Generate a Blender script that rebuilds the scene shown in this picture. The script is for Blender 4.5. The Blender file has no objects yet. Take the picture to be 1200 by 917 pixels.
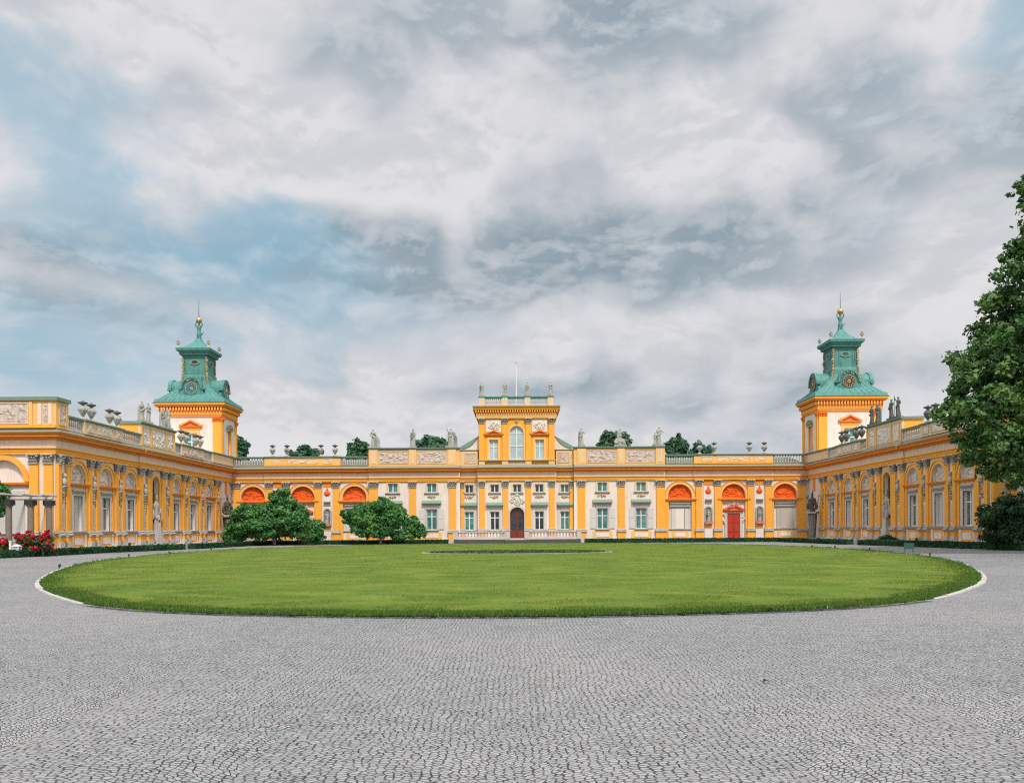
import bpy, bmesh, math, random
import numpy as np
from mathutils import Vector, Matrix, noise

R = math.radians
random.seed(7)
rng = np.random.default_rng(11)
SC = bpy.context.scene
COL = SC.collection

# ------------------------------------------------------------------ camera
cd = bpy.data.cameras.new("camera")
cam = bpy.data.objects.new("camera", cd)
COL.objects.link(cam)
cd.sensor_width = 36.0
cd.lens = 28.8
cd.shift_x = -4 / 1200
cd.shift_y = 160.5 / 1200
cd.clip_start = 0.1
cd.clip_end = 6000
cam.matrix_world = Matrix.Translation((0, 0, 1.6)) @ Matrix.Rotation(R(90), 4, 'X') @ Matrix.Rotation(R(-0.345), 4, 'Z')
SC.camera = cam

# ------------------------------------------------------------------ world, sun, exposure
SUN_EL, SUN_AZ = 52.0, 166.0          # azimuth clockwise from +Y: behind the camera, to its right
SC.view_settings.view_transform = 'Standard'
SC.view_settings.look = 'None'
SC.view_settings.exposure = 0.55
SC.view_settings.gamma = 1
SC.view_settings.use_curve_mapping = False
try:
    SC.cycles.use_denoising = False
    SC.cycles.filter_width = 1.15
    SC.cycles.max_bounces = 6
    SC.cycles.diffuse_bounces = 3
    SC.cycles.glossy_bounces = 2
    SC.cycles.transparent_max_bounces = 8
    SC.cycles.caustics_reflective = False
    SC.cycles.caustics_refractive = False
except Exception:
    pass
sl = bpy.data.lights.new("sun", 'SUN')
sl.energy = 2.3
sl.angle = R(8)
sl.color = (1.0, 0.94, 0.86)
so = bpy.data.objects.new("sun", sl)
COL.objects.link(so)
_d = Vector((math.sin(R(SUN_AZ)) * math.cos(R(SUN_EL)), math.cos(R(SUN_AZ)) * math.cos(R(SUN_EL)), math.sin(R(SUN_EL))))
so.rotation_euler = _d.to_track_quat('Z', 'Y').to_euler()
so.location = _d * 200

W = bpy.data.worlds.new("World")
SC.world = W
W.use_nodes = True
WT = W.node_tree
WT.nodes.clear()


class NX:
    """tiny helper for chaining math nodes in one tree"""
    def __init__(s, tree):
        s.t = tree

    def put(s, sock, v):
        if isinstance(v, (int, float)):
            sock.default_value = v
        elif isinstance(v, (tuple, list)):
            sock.default_value = v
        else:
            s.t.links.new(v, sock)

    def m(s, op, a, b=0.0, c=0.0, clamp=False):
        n = s.t.nodes.new('ShaderNodeMath')
        n.operation = op
        n.use_clamp = clamp
        s.put(n.inputs[0], a); s.put(n.inputs[1], b); s.put(n.inputs[2], c)
        return n.outputs[0]

    def add(s, *a):
        r = a[0]
        for x in a[1:]:
            r = s.m('ADD', r, x)
        return r

    def sub(s, a, b): return s.m('SUBTRACT', a, b)
    def mul(s, a, b): return s.m('MULTIPLY', a, b)
    def div(s, a, b): return s.m('DIVIDE', a, b)

    def step(s, x, lo, hi, o0=0.0, o1=1.0):
        n = s.t.nodes.new('ShaderNodeMapRange')
        n.interpolation_type = 'SMOOTHSTEP'
        s.put(n.inputs[0], x)
        n.inputs[1].default_value = lo; n.inputs[2].default_value = hi
        n.inputs[3].default_value = o0; n.inputs[4].default_value = o1
        return n.outputs[0]

    def xyz(s, x, y, z):
        n = s.t.nodes.new('ShaderNodeCombineXYZ')
        s.put(n.inputs[0], x); s.put(n.inputs[1], y); s.put(n.inputs[2], z)
        return n.outputs[0]

    def sep(s, v):
        n = s.t.nodes.new('ShaderNodeSeparateXYZ')
        s.put(n.inputs[0], v)
        return n.outputs

    def noise(s, vec, scale, detail=4, rough=0.5, dist=0.0, col=False):
        n = s.t.nodes.new('ShaderNodeTexNoise')
        if vec is not None:
            s.put(n.inputs['Vector'], vec)
        n.inputs['Scale'].default_value = scale
        n.inputs['Detail'].default_value = detail
        n.inputs['Roughness'].default_value = rough
        n.inputs['Distortion'].default_value = dist
        return n.outputs['Color' if col else 'Fac']

    def mix(s, f, a, b, mode='MIX'):
        n = s.t.nodes.new('ShaderNodeMix')
        n.data_type = 'RGBA'
        n.blend_type = mode
        s.put(n.inputs[0], f)
        for k, v in ((6, a), (7, b)):
            if isinstance(v, (tuple, list)):
                n.inputs[k].default_value = (v[0], v[1], v[2], 1)
            else:
                s.put(n.inputs[k], v)
        return n.outputs[2]


def build_world():
    x = NX(WT)
    tc = WT.nodes.new('ShaderNodeTexCoord').outputs['Generated']
    X, Y, Z = x.sep(tc)[:3]
    az = x.m('ARCTAN2', X, Y)
    el = x.m('ARCSINE', Z)
    den = x.add(x.m('MAXIMUM', Z, 0.0), 0.16)
    P = x.xyz(x.div(X, den), x.div(Y, den), 0.0)

    def G(px, py, sx, sy, rot=0.0):
        """soft blob in sky azimuth/elevation; arguments as seen from the courtyard, degrees of arc per 1/960 rad"""
        u, v = (px - 604) / 960, (619 - py) / 960
        a0, e0 = math.atan(u), math.atan(v / math.sqrt(1 + u * u))
        da, de = x.sub(az, a0), x.sub(el, e0)
        c, s_ = math.cos(R(rot)), math.sin(R(rot))
        p = x.div(x.add(x.mul(da, c), x.mul(de, s_)), sx / 960)
        q = x.div(x.add(x.mul(da, -s_), x.mul(de, c)), sy / 960)
        return x.m('EXPONENT', x.mul(x.add(x.mul(p, p), x.mul(q, q)), -1.0))

    def S(*terms):
        return x.add(*[x.mul(G(*t[1:]), t[0]) for t in terms])

    n1 = x.noise(P, 0.55, 9, 0.56, 0.5)
    Q0 = x.xyz(x.mul(az, 3.0), x.mul(el, 4.8), 3.7)
    wc = x.sep(x.noise(Q0, 1.1, 3, 0.5, col=True))
    wx, wy = x.mul(x.sub(wc[0], 0.5), 0.75), x.mul(x.sub(wc[1], 0.5), 0.6)
    Q = x.xyz(x.add(x.mul(az, 3.0), wx), x.add(x.mul(el, 4.8), wy), 3.7)
    Q2 = x.xyz(x.add(x.mul(az, 3.0), wx, -0.02), x.add(x.mul(el, 4.8), wy, 0.075), 3.7)
    n3 = x.noise(Q, 1.35, 12, 0.55, 0.0)
    n3b = x.noise(Q2, 1.35, 12, 0.55, 0.0)
    n5 = x.noise(x.xyz(x.add(x.mul(az, 3.2), wy), x.add(x.mul(el, 5.6), wx), 17.3), 3.4, 12, 0.56, 0.0)
    n5b = x.noise(x.xyz(x.add(x.mul(az, 3.2), wy, -0.012), x.add(x.mul(el, 5.6), wx, 0.04), 17.3), 3.4, 12, 0.56, 0.0)
    emb = x.add(x.sub(n3, n3b), x.mul(x.sub(n5, n5b), 0.55))          # lit upper edges, shaded undersides
    # blue gaps
    blue = x.add(S((0.75, 90, 155, 250, 75, -28), (0.55, 335, 245, 70, 34, -10), (0.70, 60, 420, 200, 50, 0), (0.40, 400, 190, 70, 18, -25),
                   (0.38, 90, 285, 260, 60, -5), (0.55, 1190, 30, 110, 45, 20), (0.20, 420, 310, 130, 40, 0),
                   (-0.75, 300, 85, 330, 42, -33), (-0.35, 215, 225, 80, 34, 20), (-0.3, 60, 310, 160, 24, 0)),
                 x.mul(x.sub(n1, 0.5), 0.6), x.mul(x.sub(n3, 0.5), 1.8), x.mul(x.sub(n5, 0.5), 1.2))
    blue = x.step(blue, 0.10, 0.80)
    # grey undersides
    dark = x.add(S((0.70, 700, 285, 320, 48, 4), (0.45, 440, 268, 150, 38, 0), (0.30, 330, 310, 200, 24, -8),
                   (0.30, 680, 15, 170, 50, 0), (0.26, 930, 100, 240, 36, -12), (0.30, 640, 455, 170, 18, 6),
                   (0.34, 900, 335, 240, 32, -5), (0.34, 60, 285, 140, 18, 0), (0.30, 1000, 185, 120, 22, -30),
                   (0.30, 880, 470, 170, 22, 6), (0.25, 1000, 385, 160, 18, 0), (0.3, 150, 368, 170, 16, -4),
                   (-0.42, 320, 110, 330, 45, -33), (-0.34, 560, 395, 420, 30, 3), (-0.36, 1060, 240, 190, 50, -20),
                   (-0.40, 830, 120, 130, 46, 10), (-0.4, 330, 490, 190, 40, 0), (-0.4, 560, 508, 200, 32, 0),
                   (-0.35, 545, 265, 55, 36, 40), (-0.25, 1150, 330, 160, 50, 0), (-.3, 640, 430, 60, 24, 0)),
                 x.mul(x.sub(n1, 0.5), 0.5), x.mul(x.sub(n3, 0.5), 2.1), x.mul(x.sub(n5, 0.5), 1.25), 0.24)
    dark = x.step(dark, 0.0, 0.74)
    wisp = x.step(x.add(x.sub(n5, 0.5), x.mul(x.sub(n3, 0.5), 0.7)), -0.05, 0.30)
    sky = WT.nodes.new('ShaderNodeTexSky')
    sky.sky_type = 'NISHITA'
    sky.sun_disc = False
    sky.sun_elevation = R(SUN_EL)
    sky.sun_rotation = R(SUN_AZ)
    sky.air_density = 1.0
    sky.dust_density = 1.4
    cl = x.mix(dark, (7.8, 7.75, 8.0), (3.0, 3.85, 4.5))
    cl = x.mix(x.mul(wisp, 0.38), cl, (8.3, 8.1, 8.3))
    sh = x.m('TANH', x.mul(emb, 13.0))
    cl = x.mix(x.mul(x.m('MAXIMUM', x.mul(sh, -1.0), 0.0), 0.34), cl, (3.7, 4.4, 5.0))
    cl = x.mix(x.mul(x.m('MAXIMUM', sh, 0.0), 0.40), cl, (8.6, 8.55, 8.7))
    bl = x.mix(0.85, sky.outputs[0], (3.3, 5.7, 7.2))
    bl = x.mix(x.mul(wisp, 0.7), bl, (7.2, 7.4, 7.8))
    c = x.mix(x.mul(blue, 0.80), cl, bl)
    # an overcast vault is about twice as bright overhead and towards the veiled sun behind the camera
    up = x.step(el, 0.58, 1.0, 1.0, 1.7)
    back = x.step(Y, 0.72, 0.0, 1.0, 1.65)
    k = x.mul(up, back)
    vm = WT.nodes.new('ShaderNodeVectorMath'); vm.operation = 'SCALE'
    WT.links.new(c, vm.inputs[0]); x.put(vm.inputs['Scale'], k)
    bg = WT.nodes.new('ShaderNodeBackground')
    bg.inputs['Strength'].default_value = 0.064
    WT.links.new(vm.outputs[0], bg.inputs['Color'])
    out = WT.nodes.new('ShaderNodeOutputWorld')
    WT.links.new(bg.outputs[0], out.inputs['Surface'])


build_world()
try:
    W.cycles.sampling_method = 'MANUAL'
    W.cycles.sample_map_resolution = 1024
except Exception:
    pass

# ------------------------------------------------------------------ materials
MATS = {}


def new_mat(name):
    m = bpy.data.materials.new(name)
    m.use_nodes = True
    t = m.node_tree
    b = t.nodes.get('Principled BSDF')
    return m, t, b, NX(t)


def surf(key, col, rough=0.85, var=0.10, scale=1.3, stain=None, stain_amt=0.0, fine=0.08, bump=0.0, bscale=18.0, metal=0.0, spec=0.35, streak=True):
    """painted plaster / stone / metal: base colour with soft patches, fine grain and, if asked, run-down streaks of dirt"""
    m, t, b, x = new_mat(key)
    tc = t.nodes.new('ShaderNodeTexCoord').outputs['Object']
    geo = t.nodes.new('ShaderNodeNewGeometry').outputs['Position']
    n = x.noise(geo, scale, 5, 0.6)
    f = x.noise(geo, scale * 11, 3, 0.6)
    k = x.add(1.0, x.mul(x.sub(n, 0.5), var * 2), x.mul(x.sub(f, 0.5), fine * 2))
    vm = t.nodes.new('ShaderNodeVectorMath'); vm.operation = 'SCALE'
    vm.inputs[0].default_value = col
    t.links.new(k, vm.inputs['Scale'])
    c = vm.outputs[0]
    if stain:
        s = x.sep(geo)
        sv = x.xyz(x.mul(s[0], 2.6), x.mul(s[1], 2.6), x.mul(s[2], 0.28 if streak else 1.9))
        sn = x.noise(sv, 1.5, 8, 0.7)
        c = x.mix(x.mul(x.step(sn, 0.48, 0.72), stain_amt), c, stain)
    t.links.new(c, b.inputs['Base Color'])
    b.inputs['Roughness'].default_value = rough
    b.inputs['Metallic'].default_value = metal
    b.inputs['Specular IOR Level'].default_value = spec
    if bump:
        bn = t.nodes.new('ShaderNodeBump')
        bn.inputs['Strength'].default_value = bump
        bn.inputs['Distance'].default_value = 0.03
        t.links.new(x.noise(geo, bscale, 5, 0.65), bn.inputs['Height'])
        t.links.new(bn.outputs[0], b.inputs['Normal'])
    MATS[key] = m
    return m


surf('yellow', (0.81, 0.355, 0.042), stain=(0.56, 0.32, 0.11), stain_amt=0.6, var=0.12)
surf('yellow_light', (0.76, 0.43, 0.14), stain=(0.52, 0.38, 0.20), stain_amt=0.5, var=0.12)
surf('orange', (0.72, 0.235, 0.028), stain=(0.42, 0.17, 0.06), stain_amt=0.5, var=0.12)
surf('red_orange', (0.74, 0.115, 0.012), var=0.2, stain=(0.45, 0.06, 0.01), stain_amt=0.5)
surf('terracotta', (0.72, 0.15, 0.06), var=0.15)
surf('cream', (0.71, 0.61, 0.54), stain=(0.38, 0.31, 0.26), stain_amt=0.5, var=0.09)
surf('frieze', (0.70, 0.555, 0.455), stain=(0.50, 0.36, 0.25), stain_amt=0.5, var=0.09)
surf('parapet', (0.68, 0.48, 0.285), stain=(0.40, 0.33, 0.25), stain_amt=0.5, var=0.1)
surf('relief', (0.53, 0.43, 0.365), stain=(0.22, 0.18, 0.16), stain_amt=0.6, var=0.14, bump=0.3)
surf('relief_white', (0.64, 0.58, 0.52), stain=(0.22, 0.20, 0.18), stain_amt=0.6, var=0.12, bump=0.3)
surf('stone', (0.38, 0.35, 0.315), stain=(0.20, 0.185, 0.165), stain_amt=0.6, var=0.16, bump=0.4, streak=False)
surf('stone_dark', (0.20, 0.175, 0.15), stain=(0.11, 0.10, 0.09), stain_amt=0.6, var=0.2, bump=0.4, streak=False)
surf('stone_pale', (0.49, 0.445, 0.405), stain=(0.28, 0.26, 0.235), stain_amt=0.55, var=0.1, bump=0.2)
surf('capital_stone', (0.44, 0.40, 0.36), stain=(0.16, 0.15, 0.135), stain_amt=0.6, var=0.2, streak=False)
surf('basalt', (0.07, 0.068, 0.066), var=0.2)
surf('bronze_dark', (0.07, 0.06, 0.05), var=0.3, rough=0.6)
surf('slate', (0.10, 0.12, 0.11), var=0.2, rough=0.6)
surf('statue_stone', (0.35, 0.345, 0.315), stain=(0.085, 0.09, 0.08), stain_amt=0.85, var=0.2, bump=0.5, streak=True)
surf('statue_dark', (0.115, 0.12, 0.11), stain=(0.07, 0.075, 0.07), stain_amt=0.7, var=0.25, bump=0.5, streak=True)  # dark tone paints the backlit look of right wing sculpture; urn lips share it
surf('lead', (0.25, 0.235, 0.17), rough=0.6, stain=(0.26, 0.27, 0.20), stain_amt=0.6, var=0.12)
surf('lead_green', (0.15, 0.22, 0.185), rough=0.6, stain=(0.12, 0.17, 0.14), stain_amt=0.5, var=0.15)
surf('copper', (0.075, 0.235, 0.205), rough=0.55, stain=(0.022, 0.075, 0.068), stain_amt=0.95, var=0.2)
surf('copper_light', (0.175, 0.26, 0.20), rough=0.55, stain=(0.12, 0.25, 0.20), stain_amt=0.5, var=0.12)
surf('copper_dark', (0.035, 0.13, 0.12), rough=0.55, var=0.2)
surf('gold', (0.55, 0.36, 0.12), rough=0.4, metal=0.8, var=0.1)
surf('gilt_worn', (0.36, 0.26, 0.13), rough=0.5, metal=0.3, var=0.25, stain=(0.12, 0.14, 0.10), stain_amt=0.6, streak=False)
surf('white_paint', (0.70, 0.68, 0.64), rough=0.5, var=0.04)
surf('shutter_grey', (0.55, 0.505, 0.475), rough=0.6, var=0.06)
surf('panel_grey', (0.42, 0.38, 0.33), rough=0.6, var=0.08)
surf('panel_cream', (0.68, 0.60, 0.50), rough=0.6, var=0.05)
surf('louvre', (0.50, 0.475, 0.44), rough=0.6, var=0.06)
surf('door_red_dark', (0.17, 0.028, 0.016), rough=0.45, var=0.25)
surf('door_red', (0.40, 0.035, 0.016), rough=0.5, var=0.2)
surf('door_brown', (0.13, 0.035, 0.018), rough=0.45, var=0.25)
surf('iron', (0.025, 0.03, 0.03), rough=0.5, var=0.2)
surf('wood_grey', (0.45, 0.40, 0.36), rough=0.8, var=0.2, stain=(0.2, 0.17, 0.15), stain_amt=0.5, streak=False)
surf('bin_green', (0.03, 0.085, 0.07), rough=0.45, var=0.15)
surf('clock_blue', (0.04, 0.12, 0.16), rough=0.4, var=0.1)
surf('clock_black', (0.045, 0.035, 0.035), rough=0.4, var=0.1)
surf('bark', (0.11, 0.085, 0.065), rough=0.9, var=0.3, scale=5, bump=0.6)
surf('bark_pale', (0.34, 0.30, 0.26), rough=0.9, var=0.3, scale=5, bump=0.6)
surf('soil', (0.035, 0.028, 0.022), rough=1.0, var=0.3, scale=6, bump=0.8)
surf('kerb_stone', (0.42, 0.395, 0.37), rough=0.85, var=0.12, scale=3, stain=(0.3, 0.28, 0.26), stain_amt=0.4, streak=False, bump=0.2)
surf('brick_pier', (0.20, 0.155, 0.13), rough=0.9, var=0.25, scale=4, bump=0.5, stain=(0.12, 0.1, 0.085), stain_amt=0.6)
surf('dry_leaf', (0.035, 0.025, 0.015), rough=0.8)


def glass(key, col, col2, rough=0.12):
    m, t, b, x = new_mat(key)
    geo = t.nodes.new('ShaderNodeNewGeometry').outputs['Position']
    n = x.noise(geo, 0.9, 2, 0.5)
    n2 = x.noise(geo, 3.1, 2, 0.5)
    t.links.new(x.mix(x.add(x.mul(x.step(n, 0.40, 0.60), .6), x.mul(x.step(n2, 0.45, 0.6), .4)), col, col2), b.inputs['Base Color'])
    b.inputs['Roughness'].default_value = 0.05
    b.inputs['Specular IOR Level'].default_value = 0.7
    bn = t.nodes.new('ShaderNodeBump')
    bn.inputs['Strength'].default_value = 0.25
    bn.inputs['Distance'].default_value = 0.05
    t.links.new(x.noise(geo, 1.6, 2, 0.5), bn.inputs['Height'])
    t.links.new(bn.outputs[0], b.inputs['Normal'])
    MATS[key] = m


glass('glass_teal', (0.03, 0.115, 0.11), (0.09, 0.25, 0.225))
glass('glass_dark', (0.012, 0.016, 0.02), (0.03, 0.05, 0.055))
glass('glass_sky', (0.30, 0.40, 0.43), (0.42, 0.50, 0.52))
glass('glass_wing', (0.05, 0.055, 0.05), (0.16, 0.17, 0.155))


def leaf_mat(key, c0, c1, c2, rough=0.55, trans=0.25):
    m, t, b, x = new_mat(key)
    g = t.nodes.new('ShaderNodeNewGeometry')
    r = g.outputs['Random Per Island']
    n = x.noise(g.outputs['Position'], 0.55, 3, 0.55)
    c = x.mix(r, c0, c1)
    c = x.mix(x.mul(x.step(n, 0.45, 0.70), 0.75), c, c2)
    t.links.new(c, b.inputs['Base Color'])
    b.inputs['Roughness'].default_value = rough
    b.inputs['Specular IOR Level'].default_value = 0.3
    tr = t.nodes.new('ShaderNodeBsdfTranslucent')
    t.links.new(c, tr.inputs['Color'])
    ms = t.nodes.new('ShaderNodeMixShader')
    ms.inputs[0].default_value = trans
    t.links.new(b.outputs[0], ms.inputs[1]); t.links.new(tr.outputs[0], ms.inputs[2])
    t.links.new(ms.outputs[0], t.nodes['Material Output'].inputs['Surface'])
    MATS[key] = m


leaf_mat('leaf_bush', (0.016, 0.085, 0.03), (0.10, 0.28, 0.07), (0.16, 0.35, 0.085))
leaf_mat('leaf_maple', (0.02, 0.07, 0.022), (0.10, 0.21, 0.05), (0.18, 0.28, 0.075))
leaf_mat('leaf_dark', (0.014, 0.042, 0.018), (0.06, 0.135, 0.042), (0.11, 0.19, 0.06))
leaf_mat('leaf_far', (0.03, 0.10, 0.06), (0.085, 0.19, 0.10), (0.12, 0.23, 0.11))  # leaf colours lightened to hold the distance haze
leaf_mat('leaf_hedge', (0.008, 0.040, 0.018), (0.022, 0.085, 0.030), (0.035, 0.11, 0.035))
leaf_mat('rose', (0.40, 0.006, 0.008), (0.62, 0.02, 0.018), (0.34, 0.006, 0.012), trans=0.1)
leaf_mat('grass_blade', (0.045, 0.105, 0.014), (0.225, 0.275, 0.042), (0.17, 0.20, 0.034), rough=0.7, trans=0.3)
leaf_mat('grass_rim', (0.035, 0.095, 0.012), (0.11, 0.20, 0.026), (0.08, 0.155, 0.02), rough=0.7, trans=0.3)


def cobble_mat():
    m, t, b, x = new_mat('cobbles')
    g = t.nodes.new('ShaderNodeNewGeometry').outputs['Position']
    s = x.sep(g)
    wn = x.noise(g, 0.35, 3, 0.5, col=True)
    w = x.sep(wn)
    w2 = x.sep(x.noise(g, 0.11, 2, 0.5, col=True))
    px = x.add(s[0], x.mul(x.sub(w[0], 0.5), 0.35), x.mul(x.sub(w2[0], 0.5), 0.8))
    py = x.add(s[1], x.mul(x.sub(w[1], 0.5), 0.35), x.mul(x.sub(w2[1], 0.5), 0.8))
    # segmental arcs: rows bow towards the palace
    fx = x.sub(x.m('FRACT', x.add(x.div(px, 1.9), x.mul(x.step(x.m('FRACT', x.div(py, 5.4)), .49, .51), .0))), 0.5)
    arc = x.mul(x.mul(fx, fx), -1.7)
    ry = x.sub(py, arc)
    vec = x.xyz(x.mul(px, 0.80), x.mul(ry, 1.18), 0.0)
    wob = x.noise(vec, 6.0, 2, 0.5, col=True)
    va = t.nodes.new('ShaderNodeVectorMath'); va.operation = 'MULTIPLY_ADD'
    t.links.new(wob, va.inputs[0]); va.inputs[1].default_value = (0.05, 0.05, 0); t.links.new(vec, va.inputs[2])
    def vor(feature):
        v = t.nodes.new('ShaderNodeTexVoronoi')
        v.voronoi_dimensions = '2D'
        v.feature = feature
        v.inputs['Scale'].default_value = 19.5
        v.inputs['Randomness'].default_value = 0.72
        t.links.new(va.outputs[0], v.inputs['Vector'])
        return v
    ve, vc = vor('DISTANCE_TO_EDGE'), vor('F1')
    edge = ve.outputs['Distance']
    cr = x.sep(vc.outputs['Color'])
    big = x.noise(g, 0.16, 5, 0.62)
    gap = x.noise(g, 2.6, 4, 0.65)
    fill = x.noise(g, 8.0, 3, 0.65)
    fine = x.noise(g, 55, 4, 0.75)
    thr = x.add(0.035, x.mul(x.step(gap, 0.35, 0.68), 0.14), x.mul(fine, 0.06))
    joint = x.m('SUBTRACT', 1.0, x.m('DIVIDE', edge, thr, clamp=True), clamp=True)
    joint = x.m('POWER', joint, 0.6)
    stone = x.mix(cr[0], (0.22, 0.226, 0.228), (0.33, 0.334, 0.335))
    stone = x.mix(x.mul(x.step(cr[1], 0.80, 1.0), 0.55), stone, (0.28, 0.235, 0.22))
    stone = x.mix(x.mul(x.step(cr[2], 0.88, 1.0), 0.35), stone, (0.12, 0.125, 0.13))
    stone = x.mix(x.mul(x.step(big, 0.40, 0.62), 0.55), stone, (0.37, 0.342, 0.338))
    stone = x.mix(x.mul(x.step(fine, 0.4, 0.75), 0.5), stone, (0.16, 0.165, 0.165))
    moss = x.noise(g, 0.9, 5, 0.7)
    c = x.mix(x.mul(joint, x.step(fill, 0.40, 0.56, 0.15, 1.0)), stone, x.mix(x.step(moss, 0.5, 0.66), (0.018, 0.022, 0.024), (0.03, 0.045, 0.025)))  # dark joints, deepened to hold the gaps' shadow in their colour
    c = x.mix(x.mul(x.step(moss, 0.55, 0.75), 0.22), c, (0.17, 0.18, 0.14))
    t.links.new(c, b.inputs['Base Color'])
    b.inputs['Roughness'].default_value = 0.7
    b.inputs['Specular IOR Level'].default_value = 0.4
    # each sett sits a little crooked: tilt its top by its own random slope
    cp = x.sep(vc.outputs['Position'])
    lp = x.sep(va.outputs[0])
    tilt = x.add(x.mul(x.mul(x.sub(lp[0], cp[0]), x.sub(cr[0], 0.5)), 5.0), x.mul(x.mul(x.sub(lp[1], cp[1]), x.sub(cr[1], 0.5)), 5.0))
    h = x.add(x.m('MINIMUM', edge, 0.11), x.mul(fine, 0.05), x.mul(cr[2], 0.07), x.mul(tilt, 0.6))
    bn = t.nodes.new('ShaderNodeBump')
    bn.inputs['Strength'].default_value = 1.0
    bn.inputs['Distance'].default_value = 0.16
    t.links.new(h, bn.inputs['Height'])
    t.links.new(bn.outputs[0], b.inputs['Normal'])
    MATS['cobbles'] = m


def grass_mat():
    m, t, b, x = new_mat('lawn')
    g = t.nodes.new('ShaderNodeNewGeometry').outputs['Position']
    n = x.noise(g, 0.45, 5, 0.62)
    f = x.noise(g, 9, 4, 0.7)
    mow = x.noise(x.xyz(x.mul(x.sep(g)[0], 0.30), x.mul(x.sep(g)[1], 0.42), 0), 1.0, 6, 0.7)
    c = x.mix(x.step(n, 0.35, 0.68), (0.085, 0.140, 0.018), (0.155, 0.19, 0.03))
    c = x.mix(x.mul(x.step(mow, 0.45, 0.66), 0.4), c, (0.16, 0.205, 0.032))
    c = x.mix(x.mul(x.step(f, 0.42, 0.70), 0.7), c, (0.042, 0.10, 0.014))
    t.links.new(c, b.inputs['Base Color'])
    b.inputs['Roughness'].default_value = 0.95
    b.inputs['Specular IOR Level'].default_value = 0.1
    bn = t.nodes.new('ShaderNodeBump')
    bn.inputs['Strength'].default_value = 0.8
    bn.inputs['Distance'].default_value = 0.06
    t.links.new(f, bn.inputs['Height'])
    t.links.new(bn.outputs[0], b.inputs['Normal'])
    MATS['lawn'] = m


cobble_mat()
grass_mat()
surf('park_ground', (0.07, 0.10, 0.04), rough=1.0, var=0.3, scale=0.3)
surf('gravel', (0.50, 0.45, 0.42), rough=0.95, var=0.1, scale=3, bump=0.4, bscale=40)

# ------------------------------------------------------------------ mesh helpers
class Frame:
    """a wall's own axes: u along the wall, v out of the wall, z up"""
    def __init__(s, o, du, dv):
        s.o, s.du, s.dv = Vector(o), Vector(du), Vector(dv)

    def __call__(s, u, v, z):
        return s.o + s.du * u + s.dv * v + Vector((0, 0, z))


XC, YF = 0.2, 93.0
XL, XR = -32.2, 33.3
YE = 57.3                     # the near ends of the two wings
FM = Frame((XC, YF, 0), (1, 0, 0), (0, -1, 0))
FL = Frame((XL, 0, 0), (0, 1, 0), (1, 0, 0))
FR = Frame((XR, 0, 0), (0, 1, 0), (-1, 0, 0))
FLE = Frame((XL, YE, 0), (-1, 0, 0), (0, -1, 0))
FRE = Frame((XR, YE, 0), (1, 0, 0), (0, -1, 0))
F0 = Frame((0, 0, 0), (1, 0, 0), (0, 1, 0))

_ICO = {}


def ico(n):
    if n not in _ICO:
        b = bmesh.new()
        bmesh.ops.create_icosphere(b, subdivisions=n, radius=1.0)
        _ICO[n] = ([v.co.copy() for v in b.verts], [[v.index for v in f.verts] for f in b.faces])
        b.free()
    return _ICO[n]


def wloc(o):
    p = Vector((0, 0, 0))
    while o is not None:
        p = p + o.location
        o = o.parent
    return p


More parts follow.
